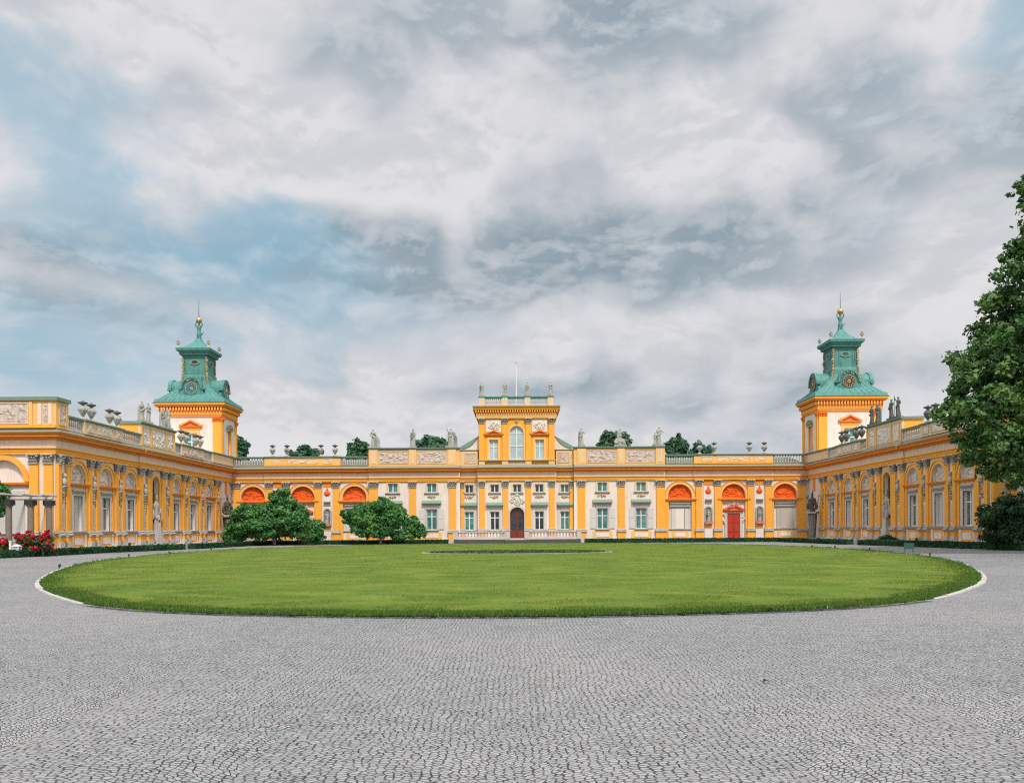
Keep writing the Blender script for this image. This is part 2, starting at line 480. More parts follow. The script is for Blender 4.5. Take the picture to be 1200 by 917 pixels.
class MB:
    def __init__(s, mat='yellow'):
        s.v, s.f, s.k, s.mats = [], [], [], []
        s.cur = mat

    def mi(s, mat):
        mat = mat or s.cur
        if mat not in s.mats:
            s.mats.append(mat)
        return s.mats.index(mat)

    def add(s, vs, fs, mat=None):
        b = len(s.v)
        s.v.extend(vs)
        i = s.mi(mat)
        for f in fs:
            s.f.append([b + q for q in f]); s.k.append(i)
        return s

    def box(s, F, u0, u1, v0, v1, z0, z1, mat=None):
        vs = [F(u, v, z) for z in (z0, z1) for v in (v0, v1) for u in (u0, u1)]
        return s.add(vs, [(0, 1, 3, 2), (4, 6, 7, 5), (0, 4, 5, 1), (2, 3, 7, 6), (0, 2, 6, 4), (1, 5, 7, 3)], mat)

    def taper(s, F, u0, u1, v0, v1, z0, z1, du, dv, mat=None):
        vs = []
        for z, a, c in ((z0, 0, 0), (z1, du, dv)):
            vs += [F(u0 - a, v0, z), F(u1 + a, v0, z), F(u0 - a, v1 + c, z), F(u1 + a, v1 + c, z)]
        return s.add(vs, [(0, 1, 3, 2), (4, 6, 7, 5), (0, 4, 5, 1), (2, 3, 7, 6), (0, 2, 6, 4), (1, 5, 7, 3)], mat)

    def mold(s, F, prof, u0, u1, mat=None, m0=0, m1=0):
        """closed (v, z) profile run along u; m0 / m1 mitre its ends"""
        n = len(prof)
        vs = [F(u0 - m0 * v, v, z) for v, z in prof] + [F(u1 + m1 * v, v, z) for v, z in prof]
        fs = [(i, (i + 1) % n, n + (i + 1) % n, n + i) for i in range(n)] + [tuple(range(n)), tuple(range(2 * n - 1, n - 1, -1))]
        return s.add(vs, fs, mat)

    def prism(s, F, poly, v0, v1, mat=None):
        """closed (u, z) outline given thickness v0..v1"""
        n = len(poly)
        vs = [F(u, v0, z) for u, z in poly] + [F(u, v1, z) for u, z in poly]
        fs = [(i, (i + 1) % n, n + (i + 1) % n, n + i) for i in range(n)] + [tuple(range(n)), tuple(range(2 * n - 1, n - 1, -1))]
        return s.add(vs, fs, mat)

    def ring(s, F, cu, cz, r0, r1, a0, a1, v0, v1, mat=None, n=16, sz=1.0):
        vs = []
        for i in range(n + 1):
            a = R(a0 + (a1 - a0) * i / n)
            c, q = math.cos(a), math.sin(a) * sz
            vs += [F(cu + r0 * c, v0, cz + r0 * q), F(cu + r1 * c, v0, cz + r1 * q), F(cu + r1 * c, v1, cz + r1 * q), F(cu + r0 * c, v1, cz + r0 * q)]
        fs = []
        for i in range(n):
            for j in range(4):
                fs.append((4 * i + j, 4 * i + (j + 1) % 4, 4 * i + 4 + (j + 1) % 4, 4 * i + 4 + j))
        fs += [(0, 1, 2, 3), (4 * n + 3, 4 * n + 2, 4 * n + 1, 4 * n)]
        return s.add(vs, fs, mat)

    def lathe(s, c, prof, n=12, mat=None, sq=False, ax=1.0, ay=1.0):
        c = Vector(c)
        vs = []
        for r, z in prof:
            for i in range(n):
                a = 2 * math.pi * (i + (0.5 if sq else 0)) / n
                rr = r / math.cos(math.pi / n) if sq else r
                vs.append(c + Vector((rr * math.cos(a) * ax, rr * math.sin(a) * ay, z)))
        m = len(prof)
        fs = [(j * n + i, j * n + (i + 1) % n, (j + 1) * n + (i + 1) % n, (j + 1) * n + i) for j in range(m - 1) for i in range(n)]
        fs += [tuple(range(n - 1, -1, -1)), tuple(range((m - 1) * n, m * n))]
        return s.add(vs, fs, mat)

    def tube(s, pts, rad, n=7, mat=None):
        pts = [Vector(p) for p in pts]
        vs, fs = [], []
        for k, p in enumerate(pts):
            d = (pts[min(k + 1, len(pts) - 1)] - pts[max(k - 1, 0)])
            d = d.normalized() if d.length > 1e-9 else Vector((0, 0, 1))
            a = d.orthogonal().normalized()
            b = d.cross(a)
            r = rad[k] if isinstance(rad, (list, tuple)) else rad
            for i in range(n):
                t = 2 * math.pi * i / n
                vs.append(p + (a * math.cos(t) + b * math.sin(t)) * r)
        for k in range(len(pts) - 1):
            # keep rings aligned
            best, off = None, 0
            for o in range(n):
                d = (vs[k * n] - vs[(k + 1) * n + o]).length
                if best is None or d < best:
                    best, off = d, o
            ringv = [vs[(k + 1) * n + (i + off) % n] for i in range(n)]
            if (vs[k * n + 1] - ringv[1]).length > (vs[k * n + 1] - ringv[-1]).length:
                ringv = [ringv[0]] + ringv[:0:-1]
            vs[(k + 1) * n:(k + 2) * n] = ringv
            for i in range(n):
                fs.append((k * n + i, k * n + (i + 1) % n, (k + 1) * n + (i + 1) % n, (k + 1) * n + i))
        fs += [tuple(range(n)), tuple(range(len(vs) - n, len(vs)))]
        return s.add(vs, fs, mat)

    def blob(s, c, r, mat=None, lvl=1, jit=0.18, seed=None):
        vs, fs = ico(lvl)
        c = Vector(c)
        sd = seed if seed is not None else random.random() * 50
        out = []
        for v in vs:
            k = 1 + jit * 2 * noise.noise(v * 1.7 + Vector((sd, sd * .7, 0)))
            out.append(c + Vector((v.x * r[0] * k, v.y * r[1] * k, v.z * r[2] * k)))
        return s.add(out, fs, mat)

    def fblob(s, F, u, v, z, ru, rv, rz, mat=None, lvl=1, jit=0.18):
        e = F.du * ru + F.dv * rv
        return s.blob(F(u, v, z), (abs(e.x), abs(e.y), rz), mat, lvl, jit)

    def wall(s, F, u0, u1, z0, z1, ops, t=0.4, v=0.0, mat=None, na=14):
        """a wall face with real openings; ops = (ua, ub, za, zb, arched)"""
        us = {round(u0, 5), round(u1, 5)}
        for ua, ub, za, zb, ar in ops:
            us |= {round(ua, 5), round(ub, 5)}
            if ar:
                r, c = (ub - ua) / 2, (ua + ub) / 2
                us |= {round(c - r * math.cos(math.pi * i / na), 5) for i in range(na + 1)}
        us = sorted(us)

        def top(o, u):
            ua, ub, za, zb, ar = o
            if not ar:
                return zb
            r, c = (ub - ua) / 2, (ua + ub) / 2
            return zb - r + math.sqrt(max(0.0, r * r - (u - c) ** 2))
        for a, b in zip(us, us[1:]):
            if b - a < 1e-4:
                continue
            m = (a + b) / 2
            cov = sorted([o for o in ops if o[0] < m < o[1]], key=lambda o: o[2])
            lo = (z0, z0)
            for o in cov:
                if o[2] > max(lo) + 1e-4:
                    s.add([F(a, v, lo[0]), F(b, v, lo[1]), F(b, v, o[2]), F(a, v, o[2])], [(0, 1, 2, 3)], mat)
                    s.add([F(a, v, o[2]), F(b, v, o[2]), F(b, v - t, o[2]), F(a, v - t, o[2])], [(0, 1, 2, 3)], mat)
                lo = (top(o, a), top(o, b))
                s.add([F(a, v, lo[0]), F(b, v, lo[1]), F(b, v - t, lo[1]), F(a, v - t, lo[0])], [(0, 1, 2, 3)], mat)
            if z1 > max(lo) + 1e-4:
                s.add([F(a, v, lo[0]), F(b, v, lo[1]), F(b, v, z1), F(a, v, z1)], [(0, 1, 2, 3)], mat)
        for ua, ub, za, zb, ar in ops:
            zt = zb - (ub - ua) / 2 if ar else zb
            for u in (ua, ub):
                s.add([F(u, v, za), F(u, v - t, za), F(u, v - t, zt), F(u, v, zt)], [(0, 1, 2, 3)], mat)
        for u in (u0, u1):
            s.add([F(u, v, z0), F(u, v - t, z0), F(u, v - t, z1), F(u, v, z1)], [(0, 1, 2, 3)], mat)
        return s

    def mesh(s, name, off=Vector((0, 0, 0)), smooth=False, fix=True):
        me = bpy.data.meshes.new(name)
        me.from_pydata([tuple(p - off) for p in s.v], [], s.f)
        for m in s.mats:
            me.materials.append(MATS[m])
        me.polygons.foreach_set('material_index', s.k)
        if fix:
            b = bmesh.new(); b.from_mesh(me)
            bmesh.ops.remove_doubles(b, verts=b.verts, dist=0.0004)
            bmesh.ops.recalc_face_normals(b, faces=b.faces)
            b.to_mesh(me); b.free()
        if smooth:
            me.polygons.foreach_set('use_smooth', [True] * len(me.polygons))
        me.update()
        return me

    def build(s, name, parent=None, loc=None, smooth=False, fix=True):
        off = wloc(parent) if parent is not None else Vector(loc or (0, 0, 0))
        o = bpy.data.objects.new(name, s.mesh(name, off, smooth, fix))
        COL.objects.link(o)
        if parent is not None:
            o.parent = parent
        else:
            o.location = off
        return o


def tag(o, label=None, cat=None, group=None, kind=None):
    if label: o['label'] = label
    if cat: o['category'] = cat
    if group: o['group'] = group
    if kind: o['kind'] = kind
    return o


def thing(name, label, cat, loc, group=None, rz=0.0, scale=None):
    o = bpy.data.objects.new(name, None)
    COL.objects.link(o)
    o.empty_display_size = 0.3
    o.location = loc
    o.rotation_euler = (0, 0, rz)
    if scale:
        o.scale = (scale, scale, scale) if isinstance(scale, (int, float)) else scale
    return tag(o, label, cat, group)


def inst(name, me, parent, loc=(0, 0, 0), rz=0.0):
    o = bpy.data.objects.new(name, me)
    COL.objects.link(o)
    o.parent = parent
    o.location = loc
    o.rotation_euler = (0, 0, rz)
    return o


# ------------------------------------------------------------------ building parts
_BAL = None


def baluster_mesh(h=0.62):
    global _BAL
    if _BAL is None:
        mb = MB('stone_pale')
        p = [(.075, 0), (.075, .06), (.045, .09), (.05, .14), (.085, .22), (.088, .28), (.06, .40), (.042, .48), (.05, .54), (.07, .57), (.07, .62)]
        mb.lathe((0, 0, 0), p, 8)
        _BAL = mb.mesh('baluster', smooth=False)
    return _BAL


def balustrade(parent, F, u0, u1, v, z0, n, h=1.08, mat='lead', rail_mat='lead_green', name='balustrade', posts=True):
    mb = MB(mat)
    mb.box(F, u0, u1, v - .17, v + .17, z0, z0 + .20, mat)
    mb.mold(F, [(v - .2, z0 + h - .20), (v + .17, z0 + h - .20), (v + .23, z0 + h - .1), (v + .23, z0 + h), (v - .23, z0 + h), (v - .23, z0 + h - .1)], u0, u1, rail_mat)
    if posts:
        mb.box(F, u0, u0 + .12, v - .12, v + .12, z0 + .2, z0 + h - .2, mat)
        mb.box(F, u1 - .12, u1, v - .12, v + .12, z0 + .2, z0 + h - .2, mat)
    o = mb.build(name, parent)
    me = baluster_mesh()
    hh = (h - .4) / .62
    for i in range(n):
        u = u0 + (u1 - u0) * (i + .7) / (n + .4)
        b = inst('baluster', me, o, F(u, v, z0 + .2) - wloc(o))
        b.scale = (1, 1, hh)
    return o


def relief(parent, F, u0, u1, z0, z1, v, amp, mat='relief', name='relief_panel', seed=None, dens=14, arch=None, thr=-0.05, frame=None):
    """carved panel: a real height field of figures and foliage. arch=(cu, cz, r) clips it to a half disc"""
    sd = seed if seed is not None else random.random() * 99
    nu, nz = max(6, int((u1 - u0) * dens)), max(6, int((z1 - z0) * dens))
    mb = MB(mat)
    vs, fs = [], []
    for j in range(nz + 1):
        for i in range(nu + 1):
            a, b = i / nu, j / nz
            if arch:
                cu, cz, r = arch
                th = math.pi * a
                rr = r * b
                u, z = cu + rr * math.cos(th), cz + rr * math.sin(th)
                e = min(1, (1 - b) * 7, math.sin(th) * rr * 5)
            else:
                u, z = u0 + (u1 - u0) * a, z0 + (z1 - z0) * b
                e = min(1, min(u - u0, u1 - u) * 7, min(z - z0, z1 - z) * 6)
            p = Vector((u * 1.55, z * 1.9, sd))
            q = p + Vector((noise.noise(p * 1.3 + Vector((5, 0, 0))), noise.noise(p * 1.3 + Vector((0, 7, 0))), 0)) * .7
            h = noise.noise(q * 1.5) * .9 + noise.noise(q * 3.6) * .65 + noise.noise(q * 8) * .22
            h = max(0.0, h - thr) ** 0.7
            vs.append(F(u, v + amp * h * max(0, e), z))
    for j in range(nz):
        for i in range(nu):
            k = j * (nu + 1) + i
            fs.append((k, k + 1, k + nu + 2, k + nu + 1))
    mb.add(vs, fs, mat)
    if frame:
        w = .06
        for (a, b, c, d) in ((u0 - w, u1 + w, z0 - w, z0), (u0 - w, u1 + w, z1, z1 + w), (u0 - w, u0, z0, z1), (u1, u1 + w, z0, z1)):
            mb.box(F, a, b, v - .02, v + .05, c, d, frame)
    return mb.build(name, parent, smooth=False)


def capital(parent, F, uc, w, z0, z1, v, mat='stone'):
    mb = MB('capital_stone')
    h = z1 - z0
    mb.taper(F, uc - w * .46, uc + w * .46, v - .12, v + .04, z0 + .05 * h, z1 - .14 * h, w * .07, .06, 'stone_dark')  # dark bell paints in the shade between the leaves
    mb.box(F, uc - w * .52, uc + w * .52, v - .12, v + .09, z0 - .03, z0 + .05 * h)
    mb.box(F, uc - w * .66, uc + w * .66, v - .12, v + .24, z1 - .14 * h, z1)
    for row, (zz, n, dv) in enumerate(((.34, 4, .10), (.62, 3, .15))):
        for i in range(n):
            u = uc + w * .46 * (2 * (i + .5) / n - 1)
            mb.taper(F, u - w * .075, u + w * .075, v + .03, v + .07, z0 + (zz - .27) * h, z0 + zz * h, w * .03, dv)
            mb.fblob(F, u, v + .06 + dv, z0 + zz * h, w * .10, .06, h * .055)
    for sg in (-1, 1):
        mb.fblob(F, uc + sg * w * .53, v + .15, z0 + .76 * h, w * .15, .12, h * .12)
    mb.fblob(F, uc, v + .2, z0 + .88 * h, w * .12, .06, h * .09)
    return mb.build('capital', parent)


def pilaster(parent, F, uc, w, v, dv=.16, z0=0.0, zb=1.5, zc=6.33, z1=7.0, mat='yellow', ped='yellow', base_mat='stone', cap=True):
    """pedestal, moulded base, flat shaft; the carved capital is its sub-part"""
    mb = MB(mat)
    if zb > z0 + .6:
        mb.box(F, uc - w * .6, uc + w * .6, v - .05, v + dv + .10, z0 + .38, zb - .42, ped)
        mb.box(F, uc - w * .66, uc + w * .66, v - .05, v + dv + .16, z0, z0 + .38, 'stone_pale')
        mb.mold(F, [(v - .05, zb - .42), (v + dv + .14, zb - .42), (v + dv + .22, zb - .30), (v + dv + .22, zb - .24), (v + dv + .1, zb - .16), (v + dv + .13, zb - .08), (v + dv + .04, zb), (v - .05, zb)], uc - w * .68, uc + w * .68, base_mat)
    else:
        mb.box(F, uc - w * .58, uc + w * .58, v - .05, v + dv + .08, z0, zb, base_mat)
    mb.box(F, uc - w * .5, uc + w * .5, v - .05, v + dv, zb, zc, mat)
    o = mb.build('pilaster', parent)
    if cap:
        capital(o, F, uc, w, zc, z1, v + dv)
    return o


def entablature(parent, F, u0, u1, v, zb=7.0, name='cornice', m0=0, m1=0):
    """architrave, frieze, cornice and lead-covered top in one run"""
    mb = MB('yellow')
    z = zb
    b = v - .3
    mb.mold(F, [(b, z), (v + .16, z), (v + .16, z + .17), (v + .20, z + .18), (v + .20, z + .34), (v + .30, z + .38), (v + .30, z + .45), (b, z + .45)], u0, u1, 'yellow', m0, m1)
    mb.mold(F, [(b, z + .452), (v + .14, z + .452), (v + .14, z + .983), (b, z + .983)], u0, u1, 'frieze', m0, m1)
    mb.mold(F, [(b, z + .985), (v + .20, z + .985), (v + .24, z + 1.06), (v + .34, z + 1.09), (v + .36, z + 1.15), (v + .62, z + 1.17), (v + .62, z + 1.32), (v + .70, z + 1.34), (v + .78, z + 1.45), (b, z + 1.45)], u0, u1, 'orange', m0, m1)
    mb.mold(F, [(b, z + 1.453), (v + .80, z + 1.453), (v + .80, z + 1.50), (v + .30, z + 1.64), (v + .22, z + 1.80), (b, z + 1.80)], u0, u1, 'lead', m0, m1)
    return mb.build(name, parent)


def window(parent, F, uc, z0, z1, w, v, depth=.26, pane='glass_teal', frame_mat='white_paint', cols=2, rows=(.68,), arch=False, surround=None, sw=.16, sv=.05, name='window', sill=True, th=.07):
    """moulded surround with its frame, glazing bars and glass"""
    mb = MB(surround or 'stone_pale')
    zt = z1 - w / 2 if arch else z1
    s = surround or 'stone_pale'
    mb.box(F, uc - w / 2 - sw, uc - w / 2, v - .05, v + sv, z0, zt, s)
    mb.box(F, uc + w / 2, uc + w / 2 + sw, v - .05, v + sv, z0, zt, s)
    if arch:
        mb.ring(F, uc, zt, w / 2, w / 2 + sw, 0, 180, v - .05, v + sv, s)
    else:
        mb.box(F, uc - w / 2 - sw, uc + w / 2 + sw, v - .05, v + sv, z1, z1 + sw, s)
    o = mb.build(name, parent)
    d = v - depth
    fb = MB(frame_mat)
    fb.box(F, uc - w / 2, uc - w / 2 + th, d, d + .08, z0, zt)
    fb.box(F, uc + w / 2 - th, uc + w / 2, d, d + .08, z0, zt)
    fb.box(F, uc - w / 2 + th, uc + w / 2 - th, d, d + .08, z0, z0 + th)
    if arch:
        fb.ring(F, uc, zt, w / 2 - th, w / 2, 0, 180, d, d + .08)
    else:
        fb.box(F, uc - w / 2 + th, uc + w / 2 - th, d, d + .08, z1 - th, z1)
    for i in range(1, cols):
        u = uc - w / 2 + w * i / cols
        zz = z1 - th if not arch else zt + math.sqrt(max(0, (w / 2 - th) ** 2 - (u - uc) ** 2))
        fb.box(F, u - th * .75, u + th * .75, d - .003, d + .083, z0 + th, zz)
    for r in rows:
        z = z0 + (z1 - z0) * r
        fb.box(F, uc - w / 2 + th, uc + w / 2 - th, d - .002, d + .079, z - th * .7, z + th * .7)
    fb.build('frame', o)
    pb = MB(pane)
    if arch:
        poly = [(uc - w / 2, z0), (uc + w / 2, z0)] + [(uc + w / 2 * math.cos(R(a)), zt + w / 2 * math.sin(R(a))) for a in range(0, 181, 15)]
        pb.prism(F, poly, d - .02, d + .02, pane)
    else:
        pb.box(F, uc - w / 2, uc + w / 2, d - .02, d + .02, z0, z1, pane)
    pb.build('pane', o)
    if sill:
        sb = MB('stone')
        sb.mold(F, [(v - .05, z0 - .16), (v + .12, z0 - .16), (v + .2, z0 - .08), (v + .2, z0), (v - .05, z0)], uc - w / 2 - sw - .1, uc + w / 2 + sw + .1)
        sb.build('window_sill', o)
    return o


def hood(parent, F, uc, w, z, v, mat='copper_light'):
    """little sloping copper roof over a window, on a stone moulding"""
    mb = MB(mat)
    mb.mold(F, [(v - .03, z + .20), (v + .42, z + .20), (v + .42, z + .26), (v + .10, z + .56), (v - .03, z + .56)], uc - w / 2, uc + w / 2, mat)
    mb.mold(F, [(v - .03, z), (v + .14, z), (v + .20, z + .1), (v + .32, z + .197), (v - .03, z + .197)], uc - w / 2 + .12, uc + w / 2 - .12, 'stone')
    mb.box(F, uc - w / 2 + .3, uc + w / 2 - .3, v - .03, v + .07, z - .34, z, 'stone_pale')
    return mb.build('window_hood', parent)


def pediment(parent, F, uc, w, z, h, v, mat='orange', tri='yellow', name='pediment'):
    mb = MB(mat)
    mb.mold(F, [(v - .03, z), (v + .18, z), (v + .26, z + .09), (v + .26, z + .15), (v - .03, z + .15)], uc - w / 2, uc + w / 2, mat)
    mb.prism(F, [(uc - w / 2 + .1, z + .153), (uc + w / 2 - .1, z + .153), (uc, z + h - .12)], v - .03, v + .08, tri)
    for sg in (-1, 1):
        mb.prism(F, [(uc + sg * w / 2, z + .153), (uc + sg * (w / 2 + .02), z + .27), (uc, z + h), (uc, z + h - .14), (uc + sg * (w / 2 - .22), z + .153)], v - .03, v + .27 + .002 * sg, mat)
    return mb.build(name, parent)


def emblem(parent, F, uc, zc, ru, rz, v, mat='relief_white', name='emblem', n=22):
    """crest carved in relief: a shield with scrolls and trophies round it"""
    mb = MB(mat)
    mb.fblob(F, uc, v + .04, zc, ru * .24, .16, rz * .62, lvl=2, jit=.06)
    mb.fblob(F, uc, v + .10, zc + rz * .75, ru * .2, .12, rz * .26)
    for i in range(n):
        a = 2 * math.pi * i / n + random.uniform(-.1, .1)
        k = random.uniform(.5, 1.0)
        mb.fblob(F, uc + ru * .85 * k * math.cos(a), v + .03, zc + rz * .75 * k * math.sin(a), ru * random.uniform(.09, .2), random.uniform(.07, .15), rz * random.uniform(.1, .24), jit=.3)
    return mb.build(name, parent)


def bust_strip(parent, F, uc, v, z0=1.95, z1=6.3, s=1.0):
    """white strip between two pilasters: a bust on a bracket over a hanging trophy"""
    mb = MB('cream')
    mb.box(F, uc - .24 * s, uc + .24 * s, v - .02, v + .05, z0, z1 - .2, 'cream')
    mb.box(F, uc - .17 * s, uc + .17 * s, v - .02, v + .09, z0 + .25, z0 + 1.55, 'stone_pale')
    mb.build('trophy_strip', parent)
    b = MB('capital_stone')
    zb = z1 - 1.45
    b.mold(F, [(v, zb - .42), (v + .10, zb - .36), (v + .16, zb - .18), (v + .36, zb - .08), (v + .36, zb), (v, zb)], uc - .24 * s, uc + .24 * s)
    b.fblob(F, uc, v + .18, zb + .27, .25 * s, .15, .29, jit=.08, lvl=2)
    b.fblob(F, uc, v + .20, zb + .70, .125 * s, .13, .17, jit=.05, lvl=2)
    b.fblob(F, uc, v + .16, zb + .83, .14 * s, .13, .09, jit=.2)
    b.build('bust', parent)
    t = MB('capital_stone')
    z = zb - .55
    while z > z0 + 1.75:
        k = random.uniform(.4, 1.1)
        t.fblob(F, uc + random.uniform(-.08, .08), v + .10, z, .16 * k * s, .14 * k, .12 * k, random.choice(('capital_stone', 'stone', 'stone_dark')), jit=.35)
        if random.random() < .6:
            t.fblob(F, uc + random.choice((-1, 1)) * .15 * s, v + .07, z + .03, .06, .06, .12, jit=.3)
        z -= .2
    t.build('trophy_relief', parent)


def dentils(mb, F, u0, u1, v, z, h, d, n, mat='orange', fill=.5):
    for i in range(n):
        u = u0 + (u1 - u0) * (i + .5) / n
        w = (u1 - u0) / n * fill / 2
        mb.box(F, u - w, u + w, v, v + d, z, z + h, mat)

# ------------------------------------------------------------------ ground
def plane_grid(name, x0, x1, y0, y1, z, mat, kind='structure'):
    mb = MB(mat)
    mb.add([Vector((x0, y0, z)), Vector((x1, y0, z)), Vector((x1, y1, z)), Vector((x0, y1, z))], [(0, 1, 2, 3)], mat)
    o = mb.build(name, fix=False)
    return tag(o, kind=kind)


plane_grid('ground', -2500, 2500, -2500, 2500, -0.03, 'park_ground')
plane_grid('courtyard_paving', -70, 70, -40, 92.9, 0.0, 'cobbles')

# lawn: an egg-shaped oval of grass on the courtyard's axis with a stone kerb
_HALF = [(14.85, 0), (15.4, 4.4), (16.3, 6.9), (18.1, 9.3), (22.3, 12.7), (26, 14.9), (34.9, 19.0), (42, 21.4), (49, 22.8), (56, 23.4), (64, 22.9), (72, 21.2), (79, 17.4), (83, 12.6), (85.2, 7.0), (86, 0)]
LXC = -0.15


def _outline():
    right = [Vector((w, y, 0)) for y, w in _HALF]
    pts = right + [Vector((-w, y, 0)) for y, w in _HALF[-2:0:-1]]
    n = len(pts)
    out = []
    for i in range(n):
        p0, p1, p2, p3 = pts[i - 1], pts[i], pts[(i + 1) % n], pts[(i + 2) % n]
        m = max(3, int((p2 - p1).length / .8))
        for k in range(m):
            t = k / m
            # centripetal-like Catmull-Rom on unequal steps
            d0, d1, d2 = (p1 - p0).length ** .5, (p2 - p1).length ** .5, (p3 - p2).length ** .5
            t1, t2, t3 = d0, d0 + d1, d0 + d1 + d2
            x = t1 + (t2 - t1) * t
            A1 = p0 * ((t1 - x) / t1) + p1 * (x / t1)
            A2 = p1 * ((t2 - x) / (t2 - t1)) + p2 * ((x - t1) / (t2 - t1))
            A3 = p2 * ((t3 - x) / (t3 - t2)) + p3 * ((x - t2) / (t3 - t2))
            B1 = A1 * ((t2 - x) / t2) + A2 * (x / t2)
            B2 = A2 * ((t3 - x) / (t3 - t1)) + A3 * ((x - t1) / (t3 - t1))
            out.append(B1 * ((t2 - x) / (t2 - t1)) + B2 * ((x - t1) / (t2 - t1)) + Vector((LXC, 0, 0)))
    return out


OUT = _outline()
_no = []
for _i in range(len(OUT)):
    _t = OUT[(_i + 1) % len(OUT)] - OUT[_i - 1]
    _no.append(Vector((_t.y, -_t.x, 0)).normalized())


def half_width(y):
    ys = np.array([p.y for p in OUT if p.x >= LXC]); xs = np.array([p.x - LXC for p in OUT if p.x >= LXC])
    k = np.argsort(ys)
    return np.interp(y, ys[k], xs[k])


BED = (.1, 52.6, 6.0)
BEDK = .50          # the bed is an oval, wider than it is deep


def build_lawn():
    n = len(OUT)
    mb = MB('lawn')
    c = Vector((LXC, 52, 0))
    rings = [0.0, .3, .6, .85, .96, 1.0]
    vs = [c + Vector((0, 0, .09))]
    for r in rings[1:]:
        for p in OUT:
            q = c + (p - c) * r
            q.z = .09 if r < .9 else (.075 if r < 1 else .05)
            vs.append(q)
    fs = [(0, 1 + i, 1 + (i + 1) % n) for i in range(n)]
    for k in range(len(rings) - 2):
        for i in range(n):
            a, b = 1 + k * n, 1 + (k + 1) * n
            fs.append((a + i, b + i, b + (i + 1) % n, a + (i + 1) % n))
    mb.add(vs, fs)
    tag(mb.build('lawn', smooth=True), kind='structure')
    kb = MB('kerb_stone')
    vs, fs = [], []
    for i in range(n):          # separate kerb stones with open joints, none quite level
        e = (OUT[(i + 1) % n] - OUT[i]).normalized() * .012
        up = random.uniform(-.012, .012)
        b0 = len(vs)
        for p, m, s in ((OUT[i], _no[i], 1), (OUT[(i + 1) % n], _no[(i + 1) % n], -1)):
            w = random.uniform(-.012, .012)
            for d, z in ((.0, .0), (.0, .055), (.12, .055), (.135, .035), (.14, 0)):
                q = p + m * (d + w * (d > 0)) + e * s; k = min(1.0, max(0.0, (p.y - 15.6) / 5.0)); q.z = (z + (up if z else 0)) * k - .012 * (1 - k)
                vs.append(q)
        fs += [(b0 + j, b0 + j + 1, b0 + 6 + j, b0 + 5 + j) for j in range(4)] + [tuple(range(b0, b0 + 5)), tuple(range(b0 + 9, b0 + 4, -1))]
    kb.add(vs, fs)
    tag(kb.build('kerb'), kind='structure')


build_lawn()


def build_grass():
    """mown blades over the lawn, longer along its rim: one uncountable mass"""
    P, H, Wd = [], [], []
    bands = [(14.8, 20, 1300, .038, .008), (20, 27, 650, .042, .011), (27, 40, 260, .046, .017), (40, 86, 70, .05, .03)]
    for y0, y1, dens, h, w in bands:
        n = int((y1 - y0) * 47 * dens)
        x = rng.uniform(LXC - 23.5, LXC + 23.5, n); y = rng.uniform(y0, y1, n)
        hw = half_width(y)
        e = hw - np.abs(x - LXC)
        hole = (x - BED[0]) ** 2 + ((y - BED[1]) / BEDK) ** 2 > (BED[2] + .22) ** 2
        k = (e > 0) & hole
        x, y, e = x[k], y[k], e[k]
        clump = .7 + .6 * (np.sin(x * 1.7 + np.sin(y * 1.3) * 2) * np.sin(y * 1.9 + x * .6) > 0.1)
        edge = np.clip(1 - np.minimum(e, (y - 14.85) * 1.0) / .9, 0, 1)
        P.append(np.stack([x, y], 1))
        H.append(h * clump * rng.uniform(.5, 1.4, len(x)) * (1 + edge * .6))
        Wd.append(np.full(len(x), w) * rng.uniform(.7, 1.3, len(x)))
    # ragged fringe hanging over the kerb along the near side
    O = np.array([[p.x, p.y, m.x, m.y] for p, m in zip(OUT, _no) if p.y < 22])
    n = 60000
    i = rng.integers(0, len(O), n)
    d = -rng.random(n) ** 1.2 * .7 + np.where(O[i, 1] < 17.6, .30, .05)
    s = rng.uniform(-.5, .5, n)
    P.append(np.stack([O[i, 0] + O[i, 2] * d - O[i, 3] * s, O[i, 1] + O[i, 3] * d + O[i, 2] * s], 1))
    H.append(rng.uniform(.025, .07, n)); Wd.append(rng.uniform(.009, .02, n))
    P = np.concatenate(P); H = np.concatenate(H); Wd = np.concatenate(Wd)
    n = len(P)
    a = rng.uniform(0, 2 * math.pi, n)
    lean = rng.uniform(.1, .9, n) * H
    la = rng.uniform(0, 2 * math.pi, n)
    V = np.zeros((n, 3, 3), np.float32)
    V[:, 0, 0] = P[:, 0] - np.cos(a) * Wd; V[:, 0, 1] = P[:, 1] - np.sin(a) * Wd; V[:, 0, 2] = .045
    V[:, 1, 0] = P[:, 0] + np.cos(a) * Wd; V[:, 1, 1] = P[:, 1] + np.sin(a) * Wd; V[:, 1, 2] = .045
    V[:, 2, 0] = P[:, 0] + np.cos(la) * lean; V[:, 2, 1] = P[:, 1] + np.sin(la) * lean; V[:, 2, 2] = .05 + H
    o = tri_mesh('grass', V.reshape(-1, 3), 3, 'grass_blade')
    # the uncut rim along the kerb is a lusher, darker grass
    o.data.materials.append(MATS['grass_rim'])
    hw = half_width(P[:, 1])
    rim = (np.minimum(hw - np.abs(P[:, 0] - LXC), (P[:, 1] - 14.85) * .9) + rng.normal(0, .3, n)) < .65
    o.data.materials.append(MATS['white_paint'])      # scattered daisies
    idx = rim.astype(np.int32)
    idx[rng.random(n) < .0012] = 2
    o.data.polygons.foreach_set('material_index', idx)
    tag(o, 'short mown green grass of the oval lawn', 'grass', kind='stuff')


